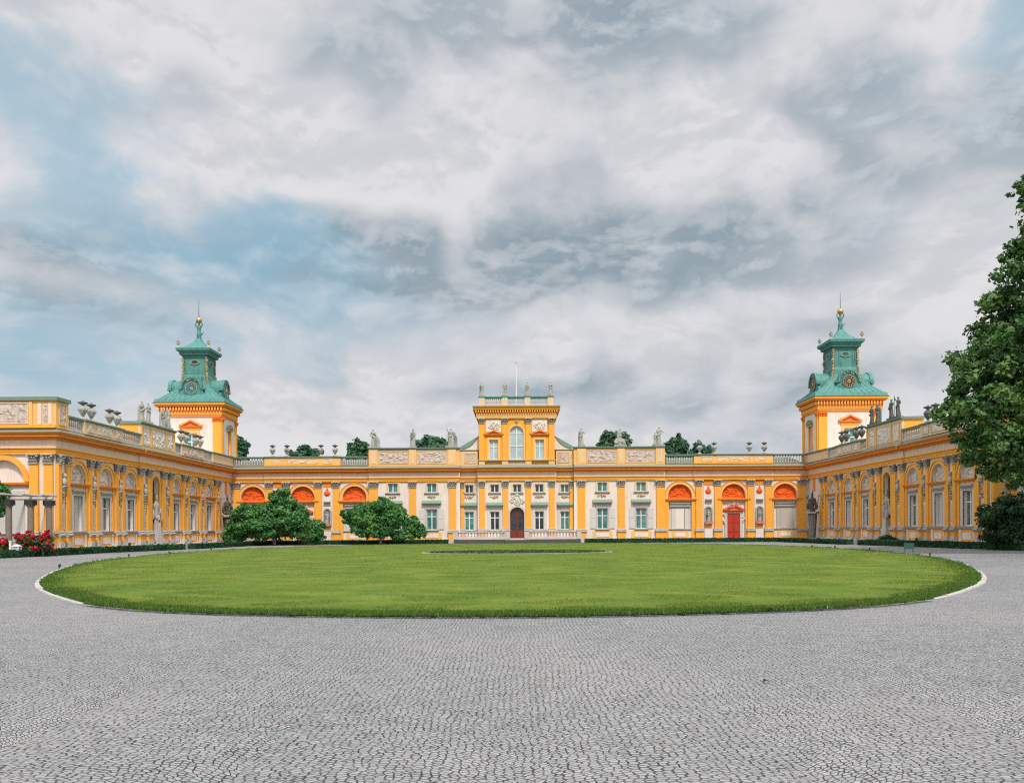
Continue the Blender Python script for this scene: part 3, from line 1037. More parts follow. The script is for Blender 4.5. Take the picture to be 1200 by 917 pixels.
def tri_mesh(name, V, k, mat, parent=None, off=None):
    """polygons of k vertices each, straight from an array"""
    n = len(V) // k
    me = bpy.data.meshes.new(name)
    if off is not None:
        V = V - np.array(off, np.float32)
    me.vertices.add(len(V)); me.vertices.foreach_set('co', V.astype(np.float32).ravel())
    me.loops.add(len(V)); me.loops.foreach_set('vertex_index', np.arange(len(V), dtype=np.int32))
    me.polygons.add(n)
    me.polygons.foreach_set('loop_start', np.arange(0, len(V), k, dtype=np.int32))
    me.polygons.foreach_set('loop_total', np.full(n, k, np.int32))
    me.materials.append(MATS[mat])
    me.update(calc_edges=True)
    o = bpy.data.objects.new(name, me)
    COL.objects.link(o)
    if parent is not None:
        o.parent = parent
    return o


build_grass()


def build_bed():
    """round bed of low dark plants let into the lawn"""
    bx, by, br = BED
    t0 = thing('flower_bed', 'oval flower bed with pale stone rim and dark plants in the lawn', 'flower bed', (bx, by, 0))
    n = 80
    kb = MB('kerb_stone')
    prof = [(br, .02), (br, .1), (br + .12, .1), (br + .14, .085), (br + .14, .02)]
    vs = [Vector((bx + r * math.cos(2 * math.pi * i / n), by + r * BEDK * math.sin(2 * math.pi * i / n), z)) for i in range(n) for r, z in prof]
    fs = [(i * 5 + j, i * 5 + j + 1, ((i + 1) % n) * 5 + j + 1, ((i + 1) % n) * 5 + j) for i in range(n) for j in range(4)]
    kb.add(vs, fs); kb.build('rim', t0)
    sb = MB('soil')
    sb.lathe((bx, by, 0), [(br, .06), (br - .01, .098)], n, None, False, 1, BEDK); sb.build('soil', t0)
    m = 9000
    r = (br - .4) * np.sqrt(rng.random(m)); a = rng.uniform(0, 2 * math.pi, m)
    c = np.stack([r * np.cos(a), r * BEDK * np.sin(a), .09 + rng.random(m) * .045], 1)
    leaves('plants', c, rng.normal(size=(m, 3)) + np.array([0, 0, 1.0]), .08, 'leaf_dark', t0)


def leaves(name, C, N, size, mat, parent, jit=.5):
    """one rhombic leaf per point, facing roughly along N"""
    n = len(C)
    N = N / (np.linalg.norm(N, axis=1, keepdims=True) + 1e-9)
    T = rng.normal(size=(n, 3))
    T -= N * np.sum(T * N, 1, keepdims=True)
    T /= np.linalg.norm(T, axis=1, keepdims=True) + 1e-9
    B = np.cross(N, T)
    s = (size * rng.uniform(1 - jit, 1 + jit, n))[:, None]
    V = np.zeros((n, 4, 3), np.float32)
    bend = N * s * rng.uniform(-.35, .1, n)[:, None]
    V[:, 0] = C - T * s
    V[:, 1] = C - B * s * .55 + bend * .3
    V[:, 2] = C + T * s + bend
    V[:, 3] = C + B * s * .55 + bend * .3
    return tri_mesh(name, V.reshape(-1, 3), 4, mat, parent)


build_bed()

# ------------------------------------------------------------------ the palace's middle block with its two galleries
def build_palace():
    T = thing('palace', 'long yellow palace front with raised middle pavilion, brown door and arcaded galleries', 'palace', (XC, YF, 0))
    LL, RR = -32.4, 33.1
    lk = .965

    def gu(sg, u):
        return u if sg > 0 else -(16.75 + (u - 16.75) * lk)
    # body and roof
    b = MB('cream')
    b.box(FM, LL + .5, RR - .5, -11, -.75, 0, 8.74)
    b.box(FM, -4.42, 4.42, -.76, -.05, 0, 8.738)
    for sg in (-1, 1):
        b.box(FM, sg * 6.48, sg * 16.72, -.761, -.1, 0, 8.737)
        b.box(FM, min(gu(sg, 16.73), gu(sg, 33.0)), max(gu(sg, 16.73), gu(sg, 33.0)), -.762, -.4, 0, 8.736)
    b.build('body', T)
    r = MB('copper')
    r.box(FM, LL + .5, RR - .5, -11, -.6, 8.742, 8.80)
    for sg in (-1, 1):
        # low copper roofs behind the attics, seen rising to the pavilion
        vs = [FM(sg * 4.3, -1.0, 12.25), FM(sg * 7.1, -1.0, 10.65), FM(sg * 16.5, -1.6, 10.3), FM(sg * 16.5, -9, 10.3), FM(sg * 7.1, -9.5, 10.65), FM(sg * 4.3, -9.5, 12.25),
              FM(sg * 4.3, -1.0, 8.8), FM(sg * 7.1, -1.0, 8.8), FM(sg * 16.5, -1.6, 8.8), FM(sg * 16.5, -9, 8.8), FM(sg * 7.1, -9.5, 8.8), FM(sg * 4.3, -9.5, 8.8)]
        r.add(vs, [(0, 1, 4, 5), (1, 2, 3, 4), (0, 6, 7, 1), (1, 7, 8, 2), (2, 8, 9, 3), (3, 9, 10, 4), (4, 10, 11, 5)], 'copper_light')
    for sg in (-1, 1):      # dark slopes added behind the gallery balustrades to darken their gaps
        a, c = sorted((sg * 16.9, sg * 32.4))
        r.mold(FM, [(-.9, 8.80), (-1.0, 9.15), (-4, 9.85), (-9, 9.0), (-9, 8.80)], a, c, 'slate')
    r.build('roof', T)

    # ---- centre
    v = .35
    w = MB('cream')
    ops = [(-.8, .8, .5, 4.0, True)]
    for u in (-2.52, 2.52):
        ops += [(u - .52, u + .52, 1.45, 3.55, False), (u - .48, u + .48, 5.68, 6.6, False)]
    ops.append((-.46, .50, 5.68, 6.6, False))
    w.wall(FM, -4.45, 4.45, 0, 7.02, ops, .4, v)
    w.build('wall', T)
    entablature(T, FM, -4.45, 4.45, v)
    for u in (-3.95, -1.3, 1.3, 3.95):
        pilaster(T, FM, u, .62, v, .18, .45, 1.62, 6.3, 7.0)
    for u in (-2.52, 2.52):
        window(T, FM, u, 1.45, 3.55, 1.04, v, pane='glass_dark', rows=(.66,), surround='shutter_grey', sw=.3)
        hood(T, FM, u, 1.95, 4.02, v)
        window(T, FM, u, 5.68, 6.6, .96, v, pane='glass_dark', rows=(), surround='parapet', sw=.14)
    window(T, FM, .02, 5.68, 6.6, .96, v, pane='glass_dark', rows=(), surround='parapet', sw=.14)
    for u in (-2.52, 2.52):
        emblem(T, FM, u, 5.2, .62, .16, v, 'parapet', 'garland', 12)
    emblem(T, FM, 0.02, 4.85, 1.02, .72, v, 'relief_white', 'coat_of_arms', 34)
    # door
    d = MB('stone_pale')
    d.ring(FM, 0, 3.2, .8, 1.02, 0, 180, v - .04, v + .09, n=18)
    for sg in (-1, 1):
        d.box(FM, min(sg * .8, sg * 1.02), max(sg * .8, sg * 1.02), v - .04, v + .09, .5, 3.2)
    d.build('door_surround', T)
    dd = MB('door_brown')
    dv = v - .28
    dd.prism(FM, [(-.8, .5), (.8, .5)] + [(.8 * math.cos(R(a)), 3.2 + .8 * math.sin(R(a))) for a in range(0, 181, 15)], dv - .05, dv)
    dd.box(FM, -.8, .8, dv, dv + .05, 2.98, 3.12)
    for sg in (-1, 1):
        for z0, z1 in ((.6, 1.35), ):
            dd.box(FM, sg * .42 - .3, sg * .42 + .3, dv, dv + .04, z0, z1, 'door_red_dark')
        dd.box(FM, sg * .76 - .04, sg * .76 + .04, dv, dv + .045, .5, 3.2)
    dd.box(FM, -.06, .06, dv, dv + .055, .5, 3.9)
    do = dd.build('door', T)
    gp = MB('glass_dark')
    for sg in (-1, 1):
        gp.box(FM, sg * .40 - .27, sg * .40 + .27, dv + .01, dv + .03, 1.5, 2.9)
        gp.prism(FM, [(sg * .1, 3.18), (sg * .66, 3.18), (sg * .5, 3.6), (sg * .1, 3.82)], dv + .01, dv + .03)
    gp.build('pane', do)
    h = MB('gilt_worn')
    for sg in (-1, 1):
        h.tube([FM(sg * .12, dv + .1, 1.55), FM(sg * .12, dv + .12, 1.7)], .025)
    h.build('handle', do)

    # ---- recesses either side of the centre
    for sg in (-1, 1):
        v = -.35
        a, c = sorted((sg * 4.45, sg * 6.45))
        w = MB('cream')
        u = sg * 5.45
        w.wall(FM, a, c, 0, 7.02, [(u - .52, u + .52, 1.45, 3.55, False), (u - .48, u + .48, 5.68, 6.6, False)], .4, v)
        w.build('wall', T)
        entablature(T, FM, a, c, v)
        pn = 'glass_teal'
        window(T, FM, u, 1.45, 3.55, 1.04, v, pane=pn, rows=(.66,), surround='shutter_grey', sw=.3)
        hood(T, FM, u, 1.9, 4.02, v)
        window(T, FM, u, 5.68, 6.6, .96, v, pane='glass_dark' if sg < 0 else pn, rows=(), surround='parapet', sw=.14)
        emblem(T, FM, u, 5.2, .62, .16, v, 'parapet', 'garland', 12)
        pilaster(T, FM, sg * 6.22, .42, v, .2, .45, 1.62, 6.3, 7.0)
        # attic of the recess
        at = MB('parapet')
        at.box(FM, a, c, v - .4, v + .15, 8.8, 10.45)
        at.mold(FM, [(v - .45, 10.45), (v + .2, 10.45), (v + .25, 10.55), (v - .45, 10.62)], a, c, 'lead_green')
        at.build('attic', T)
        relief(T, FM, a + .25 + (.3 if sg < 0 else 0), c - .25 - (.3 if sg > 0 else 0), 9.1, 10.15, v + .16, .10, 'relief', frame='yellow_light')
        # swept volute leading up to the pavilion
        q = [(sg * 4.3, 10.6), (sg * 6.9, 10.6), (sg * 6.9, 10.72)]
        for i in range(9):
            t = i / 8
            q.append((sg * (6.3 - 2.0 * t), 10.74 + 1.45 * t ** 2.2))
        vb = MB('cream')
        vb.prism(FM, q, -.95, -.6, 'cream')
        for i in range(3, len(q) - 1):
            (u0, z0), (u1, z1) = q[i], q[i + 1]
            vb.add([FM(u0, -1.0, z0 + .01), FM(u0, -.5, z0 + .01), FM(u1, -.5, z1 + .01), FM(u1, -1.0, z1 + .01),
                    FM(u0, -1.0, z0 + .09), FM(u0, -.5, z0 + .09), FM(u1, -.5, z1 + .09), FM(u1, -1.0, z1 + .09)],
                   [(0, 1, 2, 3), (4, 7, 6, 5), (1, 5, 6, 2), (0, 3, 7, 4)], 'copper_light')
        vb.build('volute', T)

    # ---- flanks with their tall attics
    for sg in (-1, 1):
        v = .3
        a, c = sorted((sg * 6.45, sg * 16.75))
        w = MB('cream')
        ops = []
        for u in (9.66, 14.05):
            u *= sg
            ops += [(u - .6, u + .6, 1.5, 3.85, False), (u - .55, u + .55, 5.72, 6.78, False)]
        w.wall(FM, a, c, 0, 7.02, ops, .42, v)
        w.box(FM, a + .01, c - .01, v - .02, v + .08, 0, .38, 'stone_pale')
        w.build('wall', T)
        entablature(T, FM, a, c, v)
        for u, wd in ((7.3, .8), (11.8, .75), (16.25, .98)):
            pilaster(T, FM, sg * u, wd, v, .18, 0, 1.5, 6.3, 7.0)
        for u in (9.66, 14.05):
            u *= sg
            window(T, FM, u, 1.5, 3.85, 1.2, v, pane='glass_teal', rows=(.64,), surround='stone_pale', sw=.1)
            hood(T, FM, u, 2.2, 4.28, v)
            window(T, FM, u, 5.72, 6.78, 1.1, v, pane='glass_teal', rows=(), surround='parapet', sw=.2)
            emblem(T, FM, u, 5.26, .6, .14, v, 'parapet', 'garland', 12)
            for k in (-1, 1):
                sh = MB('shutter_grey')
                x = u + k * 1.06
                sh.box(FM, x - .33, x + .33, v + .01, v + .07, 1.5, 3.85)
                for z0, z1 in ((1.6, 2.6), (2.72, 3.75)):
                    sh.box(FM, x - .24, x + .24, v + .07, v + .095, z0, z1)
                sh.build('shutter', T)
            ap = MB('yellow_light')
            ap.box(FM, u - 1.1, u + 1.1, v - .02, v + .06, .42, 1.28)
            ap.box(FM, u - .75, u + .75, v + .06, v + .1, .6, 1.05, 'cream')
            ap.build('apron_panel', T)
        at = MB('yellow_light')
        at.box(FM, a, c, v - .5, v + .12, 8.8, 10.58)
        for u, wd in ((7.33, 1.0), (11.77, .86), (16.2, 1.0)):
            at.box(FM, sg * u - wd / 2, sg * u + wd / 2, v + .1, v + .24, 8.8, 10.58, 'yellow_light')
            at.box(FM, sg * u - wd / 2 + .2, sg * u + wd / 2 - .2, v + .2, v + .27, 9.0, 10.4, 'parapet')
        at.mold(FM, [(v - .55, 10.58), (v + .22, 10.58), (v + .34, 10.70), (v + .34, 10.80), (v - .55, 10.86)], a - .05, c + .05, 'lead_green')
        at.build('attic', T)
        for u0, u1 in ((7.95, 11.22), (12.32, 15.58)):
            q0, q1 = sorted((sg * u0, sg * u1))
            relief(T, FM, q0, q1, 9.05, 10.38, v + .125, .13, 'relief', frame='parapet', dens=16)

    # ---- galleries
    for sg in (-1, 1):
        ux = lambda u: gu(sg, u)
        A = [ux(18.5), ux(24.6), ux(30.45)]
        ops = []
        for i, c in enumerate(A):
            ops.append((c - 1.36, c + 1.36, 5.0, 6.52, True) if False else (c - 1.36, c + 1.36, 4.9, 6.52, True))
            ops.append((c - 1.3, c + 1.3, 1.3 if i != 1 else .05, 4.5, False))
        a, c = sorted((ux(16.76), ux(33.1)))
        w = MB('cream')
        w.wall(FM, a, c, 0, 7.02, ops, .42, 0)
        w.build('wall', T)
        m = 1 if sg > 0 else 0
        if sg > 0:
            entablature(T, FM, 16.75, ux(20.0), 0)
            entablature(T, FM, ux(20.0), ux(29.05), .1)
            entablature(T, FM, ux(29.05), 33.1, 0, m1=-1)
        else:
            entablature(T, FM, ux(20.0), -16.75, 0)
            entablature(T, FM, ux(29.05), ux(20.0), .1)
            entablature(T, FM, -32.4, ux(29.05), 0, m0=-1)
        for u, wd in ((20.65, .72), (22.75, .72), (26.5, .72), (28.5, .72), (32.35, .8)):
            pilaster(T, FM, ux(u), wd, 0, .2, 0, 1.5, 6.36, 7.0)
        for i, c in enumerate(A):
            ar = MB('yellow_light')
            zs = 6.52 - 1.36
            ar.ring(FM, c, zs, 1.36, 1.66, 0, 180, -.03, .09, 'yellow_light', 22)
            ar.ring(FM, c, zs, 1.66, 1.76, 0, 180, -.03, .13, 'orange', 22)
            for k in (-1, 1):
                x0, x1 = sorted((c + k * 1.36, c + k * 1.76))
                ar.box(FM, x0, x1, -.03, .092, 4.9, zs, 'yellow_light')
                x0, x1 = sorted((c + k * 1.30, c + k * 1.74))
                ar.box(FM, x0, x1, -.03, .088, .4, 4.6, 'yellow')
            ar.build('arch', T)
            im = MB('orange')
            im.mold(FM, [(-.1, 4.6), (.16, 4.6), (.26, 4.74), (.28, 4.88), (-.1, 4.9)], c - 1.86, c + 1.86)
            im.build('impost', T)
            relief(T, FM, 0, 0, 0, 0, -.30, .12, 'red_orange', 'tympanum', arch=(c, zs, 1.37), dens=14) if False else None
            ty = MB('red_orange')
            ty.box(FM, c - 1.4, c + 1.4, -.4, -.32, 4.88, 6.56)
            ty.build('tympanum', T)
            tympanum(T, FM, c, zs, 1.36, 4.9, -.318, .16, 'red_orange')
            if i != 1:
                bk = MB('shutter_grey')
                grey = (i == 2)
                bk.box(FM, c - 1.3, c + 1.3, -.4, -.22, 1.3, 4.5, 'cream' if grey else 'shutter_grey')
                bk.box(FM, c - .95, c + .95, -.225, -.13, 1.45, 3.75, 'panel_grey' if grey else 'shutter_grey')
                bk.box(FM, c - .5, c + .5, -.135, -.10, 1.5, 3.7, 'panel_grey' if grey else 'panel_cream')
                if not grey:
                    bk.box(FM, c + .5, c + .54, -.135, -.08, 1.5, 3.7, 'iron')
                bk.mold(FM, [(-.25, 3.85), (-.1, 3.85), (0, 3.98), (0, 4.08), (-.12, 4.12), (-.12, 4.2), (.02, 4.3), (.02, 4.42), (-.25, 4.42)], c - 1.15, c + 1.15, 'stone')
                bk.mold(FM, [(-.3, 1.3), (.06, 1.3), (.14, 1.38), (.14, 1.46), (-.3, 1.46)], c - 1.28, c + 1.28, 'stone')
                bk.build('blind_window', T)
                ap = MB('yellow_light')
                ap.box(FM, c - .95, c + .95, -.02, .06, .4, 1.2)
                ap.box(FM, c - .6, c + .6, .05, .09, .6, 1.0, 'cream')
                ap.build('apron_panel', T)
            else:
                sr = MB('stone_pale')
                sr.box(FM, c - 1.3, c + 1.3, -.4, -.2, .05, 4.5, 'cream')
                for k in (-1, 1):
                    x0, x1 = sorted((c + k * .72, c + k * .98))
                    sr.box(FM, x0, x1, -.21, -.05, .05, 3.2, 'stone_pale')
                    for q in range(9):
                        sr.fblob(FM, c + k * random.uniform(1.0, 1.22), -.12, random.uniform(2.2, 3.2), .12, .12, .16, 'relief_white', jit=.3)
                sr.build('door_surround', T)
                p = pediment(T, FM, c, 2.3, 3.42, .82, -.12, 'red_orange', 'terracotta')
                emblem(T, FM, c, 4.1, .75, .34, -.05, 'relief_white', 'cartouche', 16)
                dr = MB('door_red')
                dr.box(FM, c - .72, c + .72, -.3, -.18, .06, 3.2)
                for k in (-1, 1):
                    for z0, z1 in ((.2, .95), (1.1, 2.0), (2.15, 3.05)):
                        dr.box(FM, c + k * .36 - .26, c + k * .36 + .26, -.19, -.14, z0, z1)
                dr.box(FM, c - .03, c + .03, -.19, -.12, .06, 3.2)
                do = dr.build('door', T)
                h = MB('gold')
                h.tube([FM(c + .08, -.1, 1.5), FM(c + .08, -.08, 1.65)], .025)
                h.build('handle', do)
        for u in (21.7, 27.5):
            u = ux(u)
            sp = MB('cream')
            sp.box(FM, u - .5, u + .5, 0, .06, 1.95, 6.35, 'cream')
            sp.box(FM, u - .5, u + .5, 0, .07, 6.40, 6.98, 'orange')
            sp.box(FM, u - .46, u + .46, 0, .1, .4, 1.45, 'cream')
            sp.box(FM, u - .42, u + .42, 0, .09, 1.5, 1.9, 'yellow_light')
            sp.build('panel', T)
            ur = MB('terracotta')
            ur.fblob(FM, u, .1, 5.72, .36, .14, .30, 'red_orange', 2, .04)
            ur.fblob(FM, u, .08, 6.05, .17, .1, .16, 'red_orange', 1, .1)
            ur.fblob(FM, u, .08, 6.24, .08, .07, .14, 'red_orange', 1, .1)
            ur.build('relief_urn', T)
            bk = MB('stone')
            bk.mold(FM, [(.05, 4.25), (.12, 4.3), (.2, 4.55), (.36, 4.7), (.36, 4.82), (.05, 4.82)], u - .36, u + .36)
            bk.build('bracket', T)
            ni = MB('stone')
            ni.ring(FM, u, 3.55, .34, .48, 0, 180, .04, .16, 'stone', 14)
            for k in (-1, 1):
                x0, x1 = sorted((u + k * .34, u + k * .48))
                ni.box(FM, x0, x1, .04, .157, 2.05, 3.55, 'stone')
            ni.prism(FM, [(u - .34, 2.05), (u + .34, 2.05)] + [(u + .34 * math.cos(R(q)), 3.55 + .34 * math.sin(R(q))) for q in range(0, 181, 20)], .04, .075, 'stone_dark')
            ni.box(FM, u - .42, u + .42, .04, .42, 2.0, 2.25, 'terracotta')
            ni.build('niche', T)
        # parapet
        b0, b1 = sorted((ux(16.85), ux(20.02)))
        balustrade(T, FM, b0, b1, .12, 8.8, 11)
        b0, b1 = sorted((ux(29.02), ux(32.55)))
        balustrade(T, FM, b0, b1, .12, 8.8, 11)
        p0, p1 = sorted((ux(20.05), ux(28.98)))
        pb = MB('yellow_light')
        pb.box(FM, p0, p1, -.2, .34, 8.8, 9.7)
        pb.box(FM, p0, p1, .33, .42, 8.8, 8.98, 'yellow')
        pb.mold(FM, [(-.28, 9.7), (.38, 9.7), (.48, 9.8), (.48, 9.9), (-.28, 9.94)], p0 - .03, p1 + .03, 'lead_green')
        pb.build('parapet', T)
        for x0, x1 in ((20.95, 22.1), (22.7, 26.3), (26.9, 28.05)):
            q0, q1 = sorted((ux(x0), ux(x1)))
            relief(T, FM, q0, q1, 9.08, 9.62, .345, .09, 'parapet', frame='yellow_light')

    # ---- raised pavilion
    v = .3
    w = MB('yellow')
    ops = [(-.78, .78, 9.42, 13.2, True), (-3.1, -2.1, 9.42, 11.65, False), (2.1, 3.1, 9.42, 11.65, False)]
    w.wall(FM, -4.3, 4.3, 8.8, 14.05, ops, .4, v)
    w.box(FM, -4.28, 4.28, -7, v - .4, 8.81, 15.2, 'yellow')
    for u0, u1 in ((-3.45, -1.75), (1.75, 3.45)):
        w.box(FM, u0, u1, v - .02, v + .03, 12.55, 13.95, 'cream')
    w.build('wall', T)
    e = MB('orange')
    st = [(v - .1, 9.2), (v + .26, 9.2), (v + .34, 9.28), (v + .34, 9.36), (v - .1, 9.36)]
    e.mold(FM, st, -4.4, 4.4, 'stone')
    e.box(FM, -1.0, 1.0, v - .02, v + .1, 8.85, 9.12, 'parapet')
    e.build('string_course', T)
    for u in (-3.95, -1.32, 1.32, 3.95):
        pilaster(T, FM, u, .6, v, .18, 8.82, 9.37, 13.5, 14.05, base_mat='yellow_light')
    window(T, FM, 0, 9.42, 13.2, 1.56, v, pane='glass_sky', rows=(.4, .78), arch=True, surround='yellow_light', sw=.22, cols=2)
    emblem(T, FM, 0, 13.72, .26, .22, v + .1, 'relief_white', 'keystone', 8)
    for u in (-2.6, 2.6):
        window(T, FM, u, 9.42, 11.65, 1.0, v, pane='glass_sky', rows=(.65,), surround='yellow_light', sw=.24)
        pediment(T, FM, u, 2.25, 12.1, .62, v, 'orange', 'terracotta')
        emblem(T, FM, u, 13.15, .85, .55, v, 'relief_white', 'emblem', 26)
    c = MB('orange')
    for F, h0, h1 in ((FM, -4.3, 4.3),):
        c.mold(F, [(v - .3, 14.05), (v + .2, 14.05), (v + .24, 14.3), (v + .3, 14.62), (v - .3, 14.62)], h0 - .25, h1 + .25, 'yellow_light')
        c.box(F, h0 - .3, h1 + .3, v - .3, v + .26, 14.62, 15.0, 'terracotta')
        dentils(c, F, h0 - .4, h1 + .4, v + .24, 14.70, .28, .26, 34, 'yellow', .5)
        c.mold(F, [(v - .3, 15.0), (v + .55, 15.0), (v + .55, 15.12), (v + .72, 15.3), (v - .3, 15.3)], h0 - .62, h1 + .62, 'yellow')
        c.mold(F, [(v - .3, 15.303), (v + .74, 15.303), (v + .74, 15.38), (v + .2, 15.5), (v - .3, 15.5)], h0 - .64, h1 + .64, 'copper_light')
    for sg in (-1, 1):          # side returns of the cornice
        x0, x1 = sorted((sg * 4.25, sg * 4.92))
        c.box(FM, x0, x1, -7, v - .3, 15.001, 15.297, 'orange')
        x0, x1 = sorted((sg * 4.25, sg * 4.55))
        c.box(FM, x0, x1, -7, v - .3, 14.06, 15.0, 'yellow')
    c.box(FM, -4.94, 4.94, -7, v - .3, 15.304, 15.44, 'copper_light')
    c.build('cornice', T)
    for i, u in enumerate((-3.92, -1.32, 1.25, 3.85)):
        p = MB('parapet')
        p.box(FM, u - .32, u + .32, v - .45, v + .15, 15.45, 16.42)
        p.box(FM, u - .38, u + .38, v - .5, v + .2, 16.42, 16.58, 'copper')
        p.build('pedestal', T)
    for u0, u1 in ((-3.6, -1.64), (-1.0, .93), (1.57, 3.53)):
        balustrade(T, FM, u0, u1, v - .15, 15.46, 8, 1.08, 'stone_pale', 'copper', posts=False)
    # ---- terrace
    t = MB('stone_pale')
    t.box(FM, -6.95, 6.95, -.3, 3.05, 0, .45)
    for i in range(3):
        t.box(FM, -1.35, 1.35, 3.051 + i * .34, 3.05 + (i + 1) * .34, 0, .36 - i * .12, 'basalt')
    t.box(FM, -6.98, -1.36, 3.05, 3.10, 0, .42, 'basalt')
    t.box(FM, 1.36, 6.98, 3.05, 3.10, 0, .42, 'basalt')
    t.build('terrace', T)
    for sg in (-1, 1):
        for k0, k1, n in ((1.3, 6.7, 15),):
            a, c = sorted((sg * k0, sg * k1))
            balustrade(T, FM, a, c, 2.82, .452, n, .86, 'stone_pale', 'stone_pale')
        for k in (1.05, 6.78):
            p = MB('stone_pale')
            p.box(FM, sg * k - .26, sg * k + .26, 2.56, 3.08, .451, 1.35)
            p.box(FM, sg * k - .31, sg * k + .31, 2.51, 3.13, 1.35, 1.45)
            p.build('pedestal', T)
    return T


def tympanum(parent, F, c, zs, r, z0, v, amp, mat, seed=None):
    """lumpy carving that fills an arch head down to its springing and stilt"""
    sd = seed if seed is not None else random.random() * 60
    mb = MB(mat)
    nu, nz = 44, 28
    vs, fs = [], []
    for j in range(nz + 1):
        for i in range(nu + 1):
            u = c + r * (2 * i / nu - 1)
            zt = zs + math.sqrt(max(0, r * r - (u - c) ** 2))
            z = z0 + (zt - z0) * j / nz
            e = min(1.0, 5 * min(1 - j / nz, 1) * 1.0, 4 * (1 - abs(u - c) / r) + .0, j / nz * 5)
            p = Vector((u * 2.1, z * 2.3, sd))
            p = p + Vector((noise.noise(p * .9), noise.noise(p * .9 + Vector((9, 0, 0))), 0)) * .6
            h = noise.noise(p * 1.3) * .9 + noise.noise(p * 3.1) * .75 + noise.noise(p * 7) * .3
            vs.append(F(u, v + amp * 1.15 * max(0, h + .05) ** .8 * e, z))
    for j in range(nz):
        for i in range(nu):
            k = j * (nu + 1) + i
            fs.append((k, k + 1, k + nu + 2, k + nu + 1))
    mb.add(vs, fs)
    return mb.build('carving', parent, fix=False)


PALACE = build_palace()


# ------------------------------------------------------------------ side wings
BAYS = (60.3, 64.4, 68.5, 73.2, 77.7, 81.8, 86.1)


